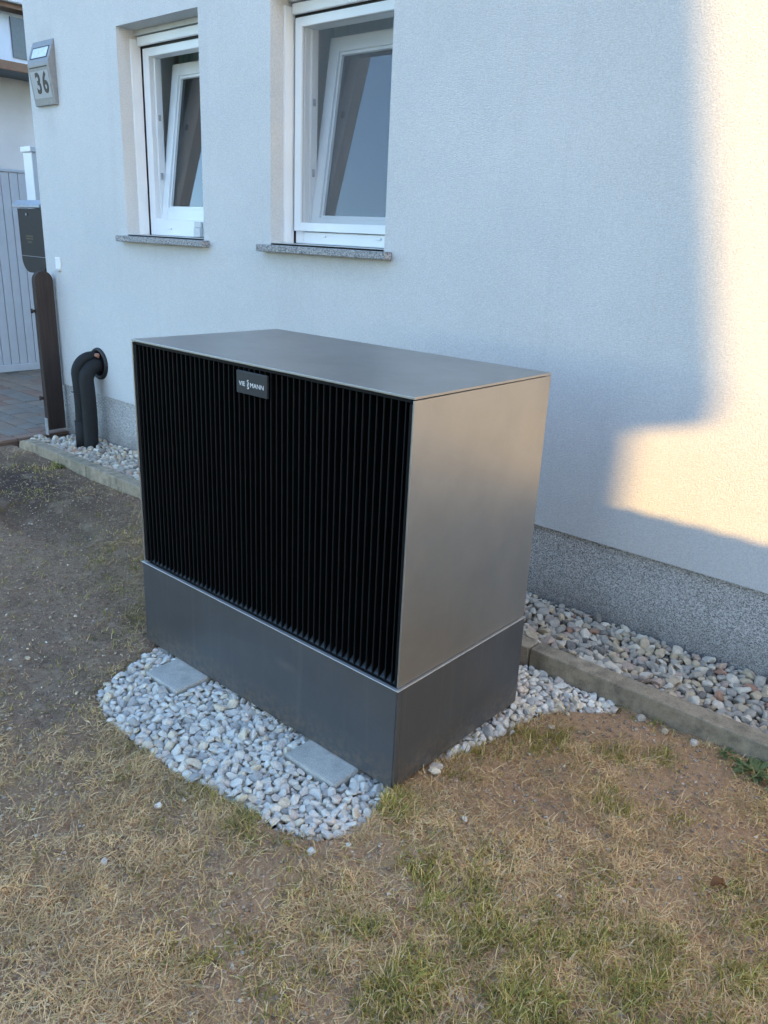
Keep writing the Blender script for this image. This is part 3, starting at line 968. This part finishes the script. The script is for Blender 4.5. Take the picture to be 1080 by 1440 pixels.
def letters(s, x, z, size, xs=1.0, weight=0.0):
    m = Matrix.Translation((x, -0.0017, z)) @ Matrix.Rotation(R(90), 4, 'X')
    return text_mesh('lettering', s, size, M['white_print'], badge, m, 0.0004, xs, weight)
letters('VIE', -0.6045, 0.9985, 0.0175, 1.12)
letters('S', -0.5795, 1.0050, 0.0175, 1.15)
letters('S', -0.5795, 0.9925, 0.0175, 1.15)
letters('MANN', -0.5425, 0.9985, 0.0175, 1.10)

# ================================================================== SMALL THINGS ON AND BY THE WALL
# ---- house number lamp
lx0, lx1 = -4.052, -3.803
lamp = empty('house_number_lamp', (lx0, WY, 2.05), 'wedge shaped steel house number lamp with black 36 on the wall corner', 'wall lamp')
yt, yr, yb = WY - 0.004, 1.192, WY - 0.020
zt, zr, zb = 2.392, 2.268, 2.048
MB().prism([(WY, zt), (yt, zt), (yr, zr + 0.008), (yr - 0.002, zr - 0.012), (yb, zb), (WY, zb)], lx0, lx1, 'x', 0.002).build('lamp_housing', M['steel'], lamp)
def on_face(y0, z0, y1, z1, u0, u1, t0, t1, out0, out1, name, mat, parent):
    """thin plate lying on the sloping face that runs from (y0,z0) to (y1,z1)"""
    d = Vector((0, y1 - y0, z1 - z0)); nrm = Vector((0, -d.z, d.y)).normalized()
    if nrm.y > 0: nrm = -nrm
    t = MB()
    P = lambda u, s, o: Vector((lx0 + (lx1 - lx0) * u, y0, z0)) + d * s + nrm * o
    v = [t.bm.verts.new(P(u, s, o)) for o in (out0, out1) for (u, s) in ((u0, t0), (u1, t0), (u1, t1), (u0, t1))]
    for q in ((0, 1, 2, 3), (7, 6, 5, 4), (0, 4, 5, 1), (1, 5, 6, 2), (2, 6, 7, 3), (3, 7, 4, 0)):
        t.bm.faces.new([v[i] for i in q])
    bmesh.ops.recalc_face_normals(t.bm, faces=t.bm.faces)
    return t.build(name, mat, parent)
on_face(yt, zt, yr, zr + 0.008, 0.10, 0.90, 0.30, 0.86, -0.002, 0.0012, 'solar_frame', M['seal'], lamp)
on_face(yt, zt, yr, zr + 0.008, 0.14, 0.87, 0.36, 0.82, 0.0013, 0.0022, 'solar_cell', M['solar'], lamp)
on_face(yr - 0.002, zr - 0.012, yb, zb, 0.08, 0.92, 0.035, 0.065, -0.002, 0.0012, 'light_slot', M['digit'], lamp)
np_plate = on_face(yr - 0.002, zr - 0.012, yb, zb, 0.08, 0.92, 0.14, 0.82, -0.002, 0.0016, 'number_plate', M['plate'], lamp)
tilt = math.atan2(yb - (yr - 0.002), (zr - 0.012) - zb)
ms = 0.47
cy_ = (yr - 0.002) + (yb - yr + 0.002) * ms; cz_ = (zr - 0.012) + (zb - zr + 0.012) * ms
for dx, ch in ((-0.038, '3'), (0.042, '6')):
    m = Matrix.Translation(((lx0 + lx1) / 2 + 0.012 + dx, cy_ - 0.0026, cz_)) @ Matrix.Rotation(R(90) + tilt, 4, 'X')
    text_mesh('digit', ch, 0.150, M['digit'], lamp, m, 0.0006, 0.86, 0.004)

# ---- small cover plate
cp = empty('cover_plate', (-3.975, WY, 1.13), 'small white plastic cover plate on the wall above the pipe', 'cover plate')
part('plate', M['pvc'], cp, -4.006, -3.946, WY - 0.008, WY - 0.0005, 1.098, 1.178, bevel=0.002)
part('plate_lip', M['pvc_grey'], cp, -4.002, -3.950, WY - 0.017, WY - 0.0082, 1.094, 1.110, bevel=0.002)

# ---- wooden post with brackets
px_, py0, py1 = -4.035, 1.100, 1.222
post = empty('wooden_post', (px_ - 0.02, 1.16, 0), 'dark brown wooden post with rounded top beside the house corner', 'post')
arc = [(py0 + 0.061 + 0.061 * math.cos(a), 1.03 + 0.061 * math.sin(a)) for a in [math.pi * i / 12 for i in range(13)]]
MB().prism([(py0, 0.055), (py1, 0.055)] + arc, px_ - 0.045, px_, 'x', 0.003).build('post_board', M['wood'], post)
for z in (0.26, 0.83):
    MB().box(px_ - 0.052, px_ - 0.030, py0 - 0.020, py0 + 0.0, z, z + 0.018, 0.003).tube([(px_ - 0.041, py0 - 0.020, z - 0.004), (px_ - 0.041, py0 - 0.020, z + 0.024)], 0.007, 10).build('hinge_pin', M['iron'], post)
MB().box(px_ - 0.0415, px_ - 0.004, py0 - 0.006, py0 - 0.0004, 0.02, 0.135, 0.001).build('post_shoe', M['zinc'], post)

# ---- insulated pipes
pipe = empty('insulated_pipe', (-3.555, 1.13, 0.0), 'pair of black foam insulated pipes bending from a wall hole into the gravel', 'pipe')
def bend(x, y, zt_, r, x1, wig=0.0):
    P = [(x, WY + 0.05, zt_)]
    for i in range(9):
        a = math.pi / 2 * i / 8
        P.append((x + (x1 - x) * (i / 8) * 0.7, y + r - r * math.sin(a) , zt_ - r + r * math.cos(a)))
    for i in range(1, 9):
        t = i / 8
        P.append((x + (x1 - x) * (0.7 + 0.3 * t) + wig * math.sin(t * 5), y + wig * 0.5 * math.sin(t * 3), (zt_ - r) * (1 - t) + -0.02 * t))
    return P
MB().tube(bend(-3.560, 1.135, 0.545, 0.085, -3.550, 0.006), [0.047] * 6 + [0.048, 0.0485] + [0.047] * 10, 20).build('main_pipe', M['pipe'], pipe)
MB().tube(bend(-3.590, 1.100, 0.600, 0.100, -3.604, 0.008), 0.033, 16).build('flow_pipe', M['pipe'], pipe)
MB().tube([(-3.604 + 0.038 * math.cos(a) + 0.005, 1.100 + 0.038 * math.sin(a), 0.385 + 0.004 * math.sin(3 * a)) for a in [2 * math.pi * i / 20 for i in range(21)]], 0.003, 6).build('cable_tie', M['digit'], pipe)
MB().tube([(-3.6025, 1.102, 0.20), (-3.604, 1.102, 0.02)], 0.037, 16).build('pipe_sleeve', M['pipe'], pipe)
ring = MB()
ring.tube([(-3.562 + 0.088 * math.cos(a), WY - 0.004, 0.556 + 0.088 * math.sin(a)) for a in [2 * math.pi * i / 28 for i in range(29)]], 0.013, 8, False)
ring.build('wall_collar', M['digit'], pipe)
MB().tube([(-3.562, WY - 0.006, 0.556), (-3.562, WY + 0.02, 0.556)], 0.084, 24).build('wall_hole', M['black'], pipe)
t = pebble_bm(55, 3)
mb = MB(); mb.merge(t, Matrix.Translation((-3.548, WY - 0.02, 0.612)) @ Matrix.Diagonal((0.030, 0.018, 0.013, 1)))
mb.build('foam_filler', M['foam'], pipe)

# ---- pale post with mailbox
gp = empty('gate_post', (-4.82, 1.57, 0), 'white metal gate post with a cap behind the mailbox', 'post')
part('post_shaft', M['pvc'], gp, -4.885, -4.760, 1.512, 1.632, 0.0, 1.845, bevel=0.004)
part('post_cap', M['pvc'], gp, -4.897, -4.748, 1.500, 1.644, 1.846, 1.882, bevel=0.006, seg=2)
part('hinge_bracket', M['zinc'], gp, -4.7595, -4.735, 1.555, 1.585, 1.760, 1.790, bevel=0.003)
mx0, mx1, my0, my1 = -4.765, -4.405, 1.375, 1.5115
mail = empty('mailbox', (-4.58, 1.45, 1.05), 'dark mailbox with silver lid and rounded bottom on the gate post', 'mailbox')
def rounded(x0, x1, z0, z1, r):
    P = [(x1, z1), (x0, z1)]
    P += [(x0 + r - r * math.cos(a), z0 + r - r * math.sin(a)) for a in [math.pi / 2 * i / 8 for i in range(9)]]
    P += [(x1 - r + r * math.sin(a), z0 + r - r * math.cos(a)) for a in [math.pi / 2 * i / 8 for i in range(9)]]
    return P
MB().prism(rounded(mx0, mx1, 1.045, 1.470, 0.105), my0, my1, 'y', 0.002).build('mailbox_body', M['mailbox'], mail)
MB().prism([(my0 - 0.03, 1.476), (my1, 1.476), (my1, 1.530), (my0 + 0.01, 1.525), (my0 - 0.028, 1.492)], mx0 - 0.022, mx1 + 0.022, 'x', 0.003).build('mailbox_lid', M['silver'], mail)
part('groove', M['silver'], mail, mx0 + 0.004, mx1 - 0.004, my0 - 0.0022, my0 - 0.0004, 1.155, 1.158)
MB().tube([(-4.63, my0 - 0.006, 1.432), (-4.63, my0 - 0.0003, 1.432)], 0.009, 12).build('lock', M['silver'], mail)
for dz, wd in ((1.285, 0.10), (1.268, 0.10), (1.245, 0.06)):
    part('worn_lettering', M['gold'], mail, -4.62 - wd / 2, -4.62 + wd / 2, my0 - 0.0012, my0 - 0.0003, dz, dz + 0.010)

# ---- gate with vertical boards
gate = empty('driveway_gate', (-6.33, 1.0, 0.06), 'light grey driveway gate of narrow vertical boards over the paving', 'gate')
part('bottom_rail', M['gate'], gate, -6.372, -6.320, -0.4, 3.3, 0.060, 0.125, bevel=0.003)
part('top_rail', M['gate'], gate, -6.372, -6.320, -0.4, 3.3, 1.785, 1.812, bevel=0.003)
bmb = MB().box(-0.012, 0.012, -0.0355, 0.0355, 0, 1.658, 0.003)
bme = bpy.data.meshes.new('board'); bmb.bm.to_mesh(bme); bmb.bm.free(); bme.materials.append(M['gate'])
y = -0.36
while y < 3.28:
    o = link('board', bme, gate)
    o.location = (-6.342 + 6.33 + random.uniform(-0.002, 0.002), y - 1.0, 0.126 - 0.06)
    y += 0.077
MB().box(-6.40, -6.374, -0.4, 3.3, 0.13, 1.78).build('backing_panel', M['nb_dark'], gate)

# ---- neighbouring building beyond the gate
nb = empty('outbuilding', (-9.6, 3.5, 0), 'grey building with brown fascia boards behind the driveway gate', 'building')
part('lower_wall', M['nb_wall'], nb, -9.9, -9.55, -1.0, 8.0, -0.2, 3.02)
part('soffit', M['nb_dark'], nb, -9.9, -9.02, -1.2, 8.2, 3.021, 3.075)
part('fascia', M['nb_wood'], nb, -9.019, -8.985, -1.2, 8.2, 3.02, 3.115, bevel=0.004)
part('upper_wall', M['nb_panel'], nb, -9.9, -9.12, -1.0, 8.0, 3.0755, 3.72)
for yw in (1.4, 3.55, 5.7):
    w_ = part('upper_window', M['h2glass'], nb, -9.119, -9.10, yw, yw + 1.3, 3.18, 3.60)
    part('window_frame', M['pvc'], w_, -9.099, -9.085, yw + 0.62, yw + 0.68, 3.18, 3.60)
part('eave_board', M['nb_wood'], nb, -9.4, -8.92, -1.3, 8.3, 3.64, 3.69, bevel=0.004)
part('gutter', M['gate'], nb, -9.0, -8.86, -1.3, 8.3, 3.691, 3.755, bevel=0.01)
MB().prism([(-9.0, 3.73), (-12.5, 5.6), (-12.5, 3.73)], -1.3, 8.3, 'y').build('roof', M['h2roof'], nb)

# ================================================================== BEHIND THE PHOTOGRAPHER (cast the shadow edge on the wall)
FY = WY - 4.5 * math.cos(SUN_AZ)
FX = (WY - FY) * math.tan(SUN_AZ) - 0.7
fence = empty('board_fence', (FX, FY, 0), 'tall brown garden fence of round topped boards across the lawn', 'fence')
FZ = 1.632
arc = [(0.06 * math.cos(a), FZ - 0.012 + 0.012 * math.sin(a)) for a in [math.pi * i / 10 for i in range(11)]]
fb = MB().prism([(-0.06, 0.05), (0.06, 0.05)] + arc, -0.010, 0.010, 'y')
fme = bpy.data.meshes.new('board'); fb.bm.to_mesh(fme); fb.bm.free(); fme.materials.append(M['fence'])
for i in range(72):
    o = link('board', fme, fence)
    o.location = (i * 0.1202, 0.0, random.uniform(-0.003, 0.003))
for z in (0.4, 1.3):
    part('rail', M['fence'], fence, FX - 0.05, FX + 8.0, FY - 0.072, FY - 0.0115, z, z + 0.07)
for x in [FX + 0.05 + 1.95 * i for i in range(5)]:
    part('post', M['fence'], fence, x - 0.04, x + 0.04, FY - 0.155, FY - 0.073, -0.1, 1.56)

HY = WY - 9.5 * math.cos(SUN_AZ)
h2 = empty('neighbouring_house', (6, HY, 0), 'cream house with steep red roof standing beyond the garden fence', 'house')
OX, OZ = (WY - HY) * math.tan(SUN_AZ), (WY - HY) / math.cos(SUN_AZ) * math.tan(SUN_EL)
EX = OX - 0.012                                   # house corner, eave and steep roof verge
part('wall', M['h2wall'], h2, 2.3, EX, HY - 8, HY, -0.1, OZ + 0.859)
MB().prism([(OX + 0.245, OZ + 0.860), (OX + 0.262, OZ + 0.95), (OX + 0.005, OZ + 2.1), (OX - 0.27, OZ + 3.3), (OX - 4.5, OZ + 5.0), (2.5, OZ + 5.0), (2.0, OZ + 0.860)], HY - 8.2, HY + 0.002, 'y').build('roof', M['h2roof'], h2)
for xw in (2.6, 4.2, 5.8, 7.2):
    for z0, z1 in ((1.0, 2.4), (3.4, 4.4)):
        w_ = part('window', M['h2glass'], h2, xw, xw + 1.2, HY + 0.001, HY + 0.02, z0, z1)
        part('window_frame', M['pvc'], w_, xw + 0.57, xw + 0.63, HY + 0.021, HY + 0.035, z0, z1)

# ================================================================== GROUND COVER
def gauss_field(spots, x, y):
    f = np.zeros(np.shape(x))
    for cx, cy, r, k in spots:
        f += k * np.exp(-((x - cx) ** 2 + (y - cy) ** 2) / (r * r))
    return f
GREEN = [(0.28, -0.13, 0.10, 1.3), (0.35, -0.35, 0.11, 1.0), (0.45, -0.18, 0.10, 0.7), (0.44, 0.35, 0.08, 0.9), (0.66, -0.15, 0.15, 0.9), (0.84, 0.22, 0.12, 1.2), (0.48, 0.69, 0.035, 1.6),
         (0.34, 0.60, 0.06, 0.7), (0.05, -0.04, 0.06, 1.5), (0.05, 0.30, 0.08, 1.6), (0.10, 0.45, 0.09, 1.5), (0.20, 0.52, 0.07, 0.8), (-0.34, -0.34, 0.10, 0.7), (-0.20, -0.37, 0.10, 0.7),
         (0.41, -0.45, 0.16, 0.9), (0.77, -0.15, 0.15, 0.9), (0.90, 0.0, 0.15, 0.9), (0.57, -0.28, 0.12, 0.9), (-1.95, 0.40, 0.35, 0.28), (-1.33, 0.10, 0.10, 0.8), (-0.95, -0.25, 0.12, 0.5),
         (-3.35, 0.80, 0.09, 1.6), (-3.5, 0.72, 0.12, 0.7), (-3.1, 0.45, 0.3, 0.2), (0.55, 0.45, 0.06, 0.7), (0.20, -0.45, 0.12, 0.5), (0.72, 0.76, 0.07, 0.9), (0.6, 0.05, 0.1, 0.4), (0.05, -0.65, 0.1, 0.5),
         (-1.35, 0.28, 0.12, 0.4), (0.30, 0.83, 0.05, 0.8), (0.42, 0.835, 0.06, 0.6), (0.95, 0.5, 0.12, 0.8), (-0.62, -0.40, 0.08, 0.5)]
BARE = [(-1.9, 0.0, 0.25, 0.6), (-1.4, -0.25, 0.25, 0.7), (-0.98, -0.47, 0.16, 0.6), (-0.62, -0.62, 0.13, 0.5), (0.35, 0.77, 0.10, 0.9), (0.24, 0.70, 0.09, 0.9), (0.25, 0.2, 0.10, 0.55),
        (0.38, 0.24, 0.07, 0.5), (0.49, 0.47, 0.10, 0.5), (0.60, 0.70, 0.10, 0.7), (-2.5, 0.3, 0.3, 0.8), (-3.3, 0.5, 0.4, 0.6), (0.55, 0.58, 0.08, 0.6), (0.72, 0.48, 0.09, 0.5), (0.2, 0.02, 0.06, 0.4)]

def open_ground(x, y):
    ok = (y < KY0 - 0.004) & (x > -4.04)
    ok &= poly_dist(BOX_POLY, x, y) > 0.004
    for p in (BED_FRONT, BED_SIDE):
        ok &= poly_dist(p, x, y) > -0.002 + 0.018 * (N2(x * 17, y * 17) - 0.4)
    return ok

def sample(n, dens, seed):
    """random places on the open ground, thicker near the viewpoint where single blades show"""
    r_ = np.random.default_rng(seed)
    xs, ys = [], []
    got = 0
    while got < n:
        x = r_.uniform(-4.0, 1.35, 200000); y = r_.uniform(-1.25, KY0, 200000)
        d = np.hypot(x - CAM.x, y - CAM.y)
        px, py, zz = project(x, y, x * 0)
        view = (px > -90) & (px < 1170) & (py < 1540) & (zz > 0.1)
        w = np.clip(dens(x, y), 0, 1) * np.clip((1.8 / np.maximum(d, 0.6)) ** 1.1, 0, 1) * np.where(view, 1, 0.06)
        k = (r_.random(len(x)) < w) & open_ground(x, y)
        xs.append(x[k]); ys.append(y[k]); got += int(k.sum())
    return np.concatenate(xs)[:n], np.concatenate(ys)[:n], r_

def strips(name, x, y, z, head, elev, length, width, curl, side, mats, mi, segs=3):
    """bent tapering blades: a chain of quads that starts at (x,y,z)"""
    n = len(x)
    t = np.linspace(0, 1, segs + 1)
    P = np.zeros((n, segs + 1, 3))
    P[:, 0] = np.stack([x, y, z], -1)
    for s in range(segs):
        a = elev + curl * (s / max(1, segs - 1))
        hd = head + side * (s / max(1, segs - 1))
        step = np.stack([np.cos(a) * np.cos(hd), np.cos(a) * np.sin(hd), np.sin(a)], -1) * (length / segs)[:, None]
        P[:, s + 1] = P[:, s] + step
    gr = gz(P[:, 1:, 0], P[:, 1:, 1]) + 0.0008
    P[:, 1:, 2] = np.maximum(P[:, 1:, 2], gr)
    wv = np.stack([-np.sin(head), np.cos(head), np.zeros(n)], -1)
    wdt = width[:, None] * (1 - 0.75 * t[None, :] ** 1.5)
    L = P - wv[:, None, :] * wdt[:, :, None] / 2
    Q = P + wv[:, None, :] * wdt[:, :, None] / 2
    Q[:, :, 2] += 0.25 * wdt
    co = np.stack([L, Q], 2).reshape(n, -1, 3)
    k = (segs + 1) * 2
    base = np.arange(n)[:, None] * k
    fs = [base + np.array([[2 * s, 2 * s + 1, 2 * s + 3, 2 * s + 2]]) for s in range(segs)]
    f = np.stack(fs, 1).reshape(-1, 4)
    o = np_mesh(name, co.reshape(-1, 3), f, mats, np.repeat(mi, segs), None, True)
    return o

def leaf_mat(name, col, trans=0.25):
    m, n, l, b = material(name)
    out = n['Material Output']
    v = coords(n, l)
    c = ramp(n, l, noise_tex(n, l, v, 9, 3), [(0.3, tuple(q * 0.75 for q in col)), (0.7, tuple(min(1, q * 1.2) for q in col))])
    l.new(c, b.inputs['Base Color']); b.inputs['Roughness'].default_value = 0.65; b.inputs['Specular IOR Level'].default_value = 0.25
    tl = n.new('ShaderNodeBsdfTranslucent'); l.new(c, tl.inputs[0])
    mx = n.new('ShaderNodeMixShader'); mx.inputs[0].default_value = trans
    l.new(b.outputs[0], mx.inputs[1]); l.new(tl.outputs[0], mx.inputs[2]); l.new(mx.outputs[0], out.inputs[0])
    return m
STRAW = [leaf_mat('straw_pale', (0.88, 0.62, 0.33), 0.15), leaf_mat('straw_tan', (0.78, 0.50, 0.25), 0.15), leaf_mat('straw_brown', (0.48, 0.29, 0.145), 0.15), leaf_mat('straw_grey', (0.60, 0.46, 0.28), 0.15), leaf_mat('straw_olive', (0.66, 0.48, 0.19), 0.15)]
GREENS = [leaf_mat('grass_green', (0.34, 0.30, 0.07)), leaf_mat('grass_dark', (0.21, 0.215, 0.06)), leaf_mat('grass_yellow', (0.62, 0.50, 0.14)), leaf_mat('grass_olive', (0.48, 0.37, 0.11))]

def d_straw(x, y):
    right = 1 / (1 + np.exp(-(x * 0.9 - y * 0.9 + 0.55) * 5))
    base = 0.42 + 0.42 * right
    return (base - gauss_field(BARE, x, y) * 1.35) * (0.12 + 1.5 * N1(x * 5 + 3, y * 5 + 8)) * (0.2 + 1.9 * N2(x * 17 + 3, y * 17 + 8) ** 2)
def d_green(x, y):
    g_ = gauss_field(GREEN, x, y) + 0.06
    return g_ * (0.05 + 2.6 * N3(x * 16 + 1, y * 16 + 4) ** 3) * (1 - 0.75 * np.clip(gauss_field(BARE, x, y), 0, 1))

x, y, r_ = sample(92000, d_straw, 21)
n = len(x)
thatch = strips('dry_grass', x, y, gz(x, y) + r_.uniform(0.0005, 0.009, n), r_.uniform(0, 6.283, n), r_.normal(0.20, 0.32, n), 0.008 + 0.042 * r_.random(n) ** 1.9, 0.0008 + 0.0018 * r_.random(n) ** 2.0, r_.normal(-0.35, 0.40, n), r_.normal(0, 0.38, n), STRAW, np.where(r_.random(n) < 1 / (1 + np.exp(-(x * 0.9 - y * 0.9 + 0.75) * 4)), r_.choice(5, n, p=[0.24, 0.34, 0.16, 0.12, 0.14]), r_.choice(5, n, p=[0.05, 0.13, 0.42, 0.34, 0.06])))
tag(thatch, kind='stuff')
x, y, r_ = sample(29000, d_green, 22)
n = len(x)
tall = np.clip(gauss_field(GREEN, x, y), 0.3, 1.4)
mix = r_.random(n)
green = strips('grass', x, y, gz(x, y) - 0.001, r_.uniform(0, 6.283, n), r_.normal(0.95, 0.35, n), r_.uniform(0.014, 0.042, n) * (0.5 + 0.5 * tall), r_.uniform(0.0015, 0.0034, n), r_.normal(-0.6, 0.45, n), r_.normal(0, 0.35, n), GREENS + STRAW[:2], np.where(mix < 0.34, 0, np.where(mix < 0.52, 1, np.where(mix < 0.66, 2, np.where(mix < 0.84, 3, np.where(mix < 0.92, 4, 5))))))
tag(green, kind='stuff')

# crumbs of soil and stone chips
def crumbs(name, n, seed, dens, rlo, rhi, mats, weights):
    x, y, r_ = sample(n, dens, seed)
    rr = rlo + (rhi - rlo) * r_.random(n) ** 3
    t = bmesh.new(); bmesh.ops.create_icosphere(t, subdivisions=1, radius=1)
    co = np.array([v.co[:] for v in t.verts]); fa = np.array([[v.index for v in f.verts] for f in t.faces]); t.free()
    C = co[None] * (1 + 0.28 * r_.normal(size=(n, len(co), 1))) * rr[:, None, None] * np.array([1, 1, 0.7])
    C[:, :, 0] += x[:, None]; C[:, :, 1] += y[:, None]; C[:, :, 2] += (gz(x, y) + rr * 0.25)[:, None]
    F = (fa[None] + np.arange(n)[:, None, None] * len(co)).reshape(-1, 3)
    o = np_mesh(name, C.reshape(-1, 3), None, mats, np.repeat(r_.choice(len(mats), n, p=weights), len(fa)), None, True, F)
    return tag(o, kind='stuff')
CLOD = [plain('soil_clod_brown', (0.30, 0.21, 0.145), 0.95), plain('soil_clod_tan', (0.46, 0.32, 0.21), 0.95)]
crumbs('soil_crumbs', 22000, 31, lambda x, y: 0.45 + gauss_field(BARE, x, y) * 0.5, 0.001, 0.0060, CLOD + [MIXED_STONES[0], MIXED_STONES[1]], [0.50, 0.40, 0.03, 0.07])
crumbs('stone_chips', 260, 32, lambda x, y: 0.25 + gauss_field(BARE, x, y) * 0.6, 0.002, 0.007, [WHITE_STONES[0], WHITE_STONES[2], MIXED_STONES[2]], [0.2, 0.45, 0.35])

# loose stones on the lawn
k = 0
for sx, sy, sr, white in ((-0.40, -0.46, 0.011, 1), (-0.32, -0.66, 0.010, 1), (-0.97, -0.58, 0.010, 0), (0.21, 0.04, 0.008, 1), (0.022, 0.165, 0.019, 1), (0.034, 0.140, 0.017, 1), (0.05, -0.22, 0.008, 1),
                          (0.15, 0.58, 0.014, 0), (0.235, 0.79, 0.018, 1), (0.51, 0.815, 0.016, 1), (0.08, 0.47, 0.011, 1), (-1.32, -0.36, 0.010, 0), (0.34, 0.81, 0.015, 0), (0.42, 0.80, 0.013, 0), (-2.05, 0.80, 0.012, 1), (-2.12, 0.79, 0.009, 1), (0.0, -0.30, 0.010, 1), (-1.05, -0.10, 0.012, 1)):
    o = link('stone', pebble_mesh(400 + k, 2, WHITE_STONES[k % 3] if white else MIXED_STONES[k % 2]), lawn)
    o.location = (sx, sy, float(gz(np.array([sx]), np.array([sy]))[0]) + sr * 0.45)
    o.scale = (sr * 1.15, sr, sr * 0.75); o.rotation_euler = (random.uniform(-0.3, 0.3), random.uniform(-0.3, 0.3), random.uniform(0, 6))
    k += 1

# leafy weeds by the edging
LEAF = [leaf_mat('weed_leaf', (0.10, 0.155, 0.05)), leaf_mat('weed_leaf_pale', (0.17, 0.21, 0.09))]
def leaf_mesh(seed, mat):
    r = random.Random(seed)
    segs, L_ = 6, 1.0
    vs, fs = [], []
    for i in range(segs + 1):
        t = i / segs
        w = 0.20 * math.sin(math.pi * min(1, t * 0.92 + 0.08)) ** 0.8
        z = 0.35 * t - 0.45 * t * t + 0.02 * math.sin(7 * t + seed)
        vs += [(t * L_, -w, z + 0.10 * w), (t * L_, 0, z - 0.06 * w), (t * L_, w, z + 0.10 * w)]
    for i in range(segs):
        a = i * 3
        fs += [(a, a + 1, a + 4, a + 3), (a + 1, a + 2, a + 5, a + 4)]
    me = bpy.data.meshes.new('leaf'); me.from_pydata(vs, [], fs); me.materials.append(mat)
    for p in me.polygons: p.use_smooth = True
    return me
LM = [leaf_mesh(i, LEAF[i % 2]) for i in range(4)]
def weed(x, y, n, size, label):
    z = float(gz(np.array([x]), np.array([y]))[0])
    w = empty('weed', (x, y, z), label, 'weed')
    for i in range(n):
        o = link('leaf', random.choice(LM), w)
        a = random.uniform(0, 6.28); q = random.uniform(0, 0.3) * size * 2.2
        o.location = (q * math.cos(a), q * math.sin(a), random.uniform(0, 0.012))
        o.rotation_euler = (random.uniform(-0.4, 0.4), random.uniform(-0.7, 0.1), a + random.uniform(-0.6, 0.6))
        o.scale = [size * random.uniform(0.6, 1.15)] * 3
weed(0.690, 0.785, 26, 0.045, 'pale green leafy weed against the edging at the right of the picture')
weed(0.600, 0.815, 14, 0.028, 'small dusty weed in dry grass just left of the leafy weed')
weed(0.760, 0.760, 18, 0.042, 'green weed at the right border, nearest the edging end')
weed(-3.36, 0.825, 14, 0.035, 'green weed tuft against the edging below the black pipe')
# dry fallen leaf
lf = bpy.data.meshes.new('dry_leaf')
vs, fs = [], []
for i in range(9):
    t = i / 8; w = 0.012 * math.sin(math.pi * (0.08 + 0.9 * t)) * (1 + 0.25 * math.sin(9 * t))
    vs += [(0.045 * t, -w, 0.010 + 0.010 * math.sin(4 * t) + w * 0.8), (0.045 * t, 0, 0.006 + 0.010 * math.sin(4 * t)), (0.045 * t, w, 0.010 + 0.010 * math.sin(4 * t) + w * 0.9)]
for i in range(8):
    a = i * 3; fs += [(a, a + 1, a + 4, a + 3), (a + 1, a + 2, a + 5, a + 4)]
lf.from_pydata(vs, [], fs); lf.materials.append(leaf_mat('brown_leaf', (0.26, 0.12, 0.05)))
o = link('dry_leaf', lf); o.location = (0.755, 0.264, float(gz(np.array([0.755]), np.array([0.264]))[0])); o.rotation_euler = (0, 0, 0.9)
tag(o, 'curled brown dry leaf lying on the grass at the right', 'leaf')
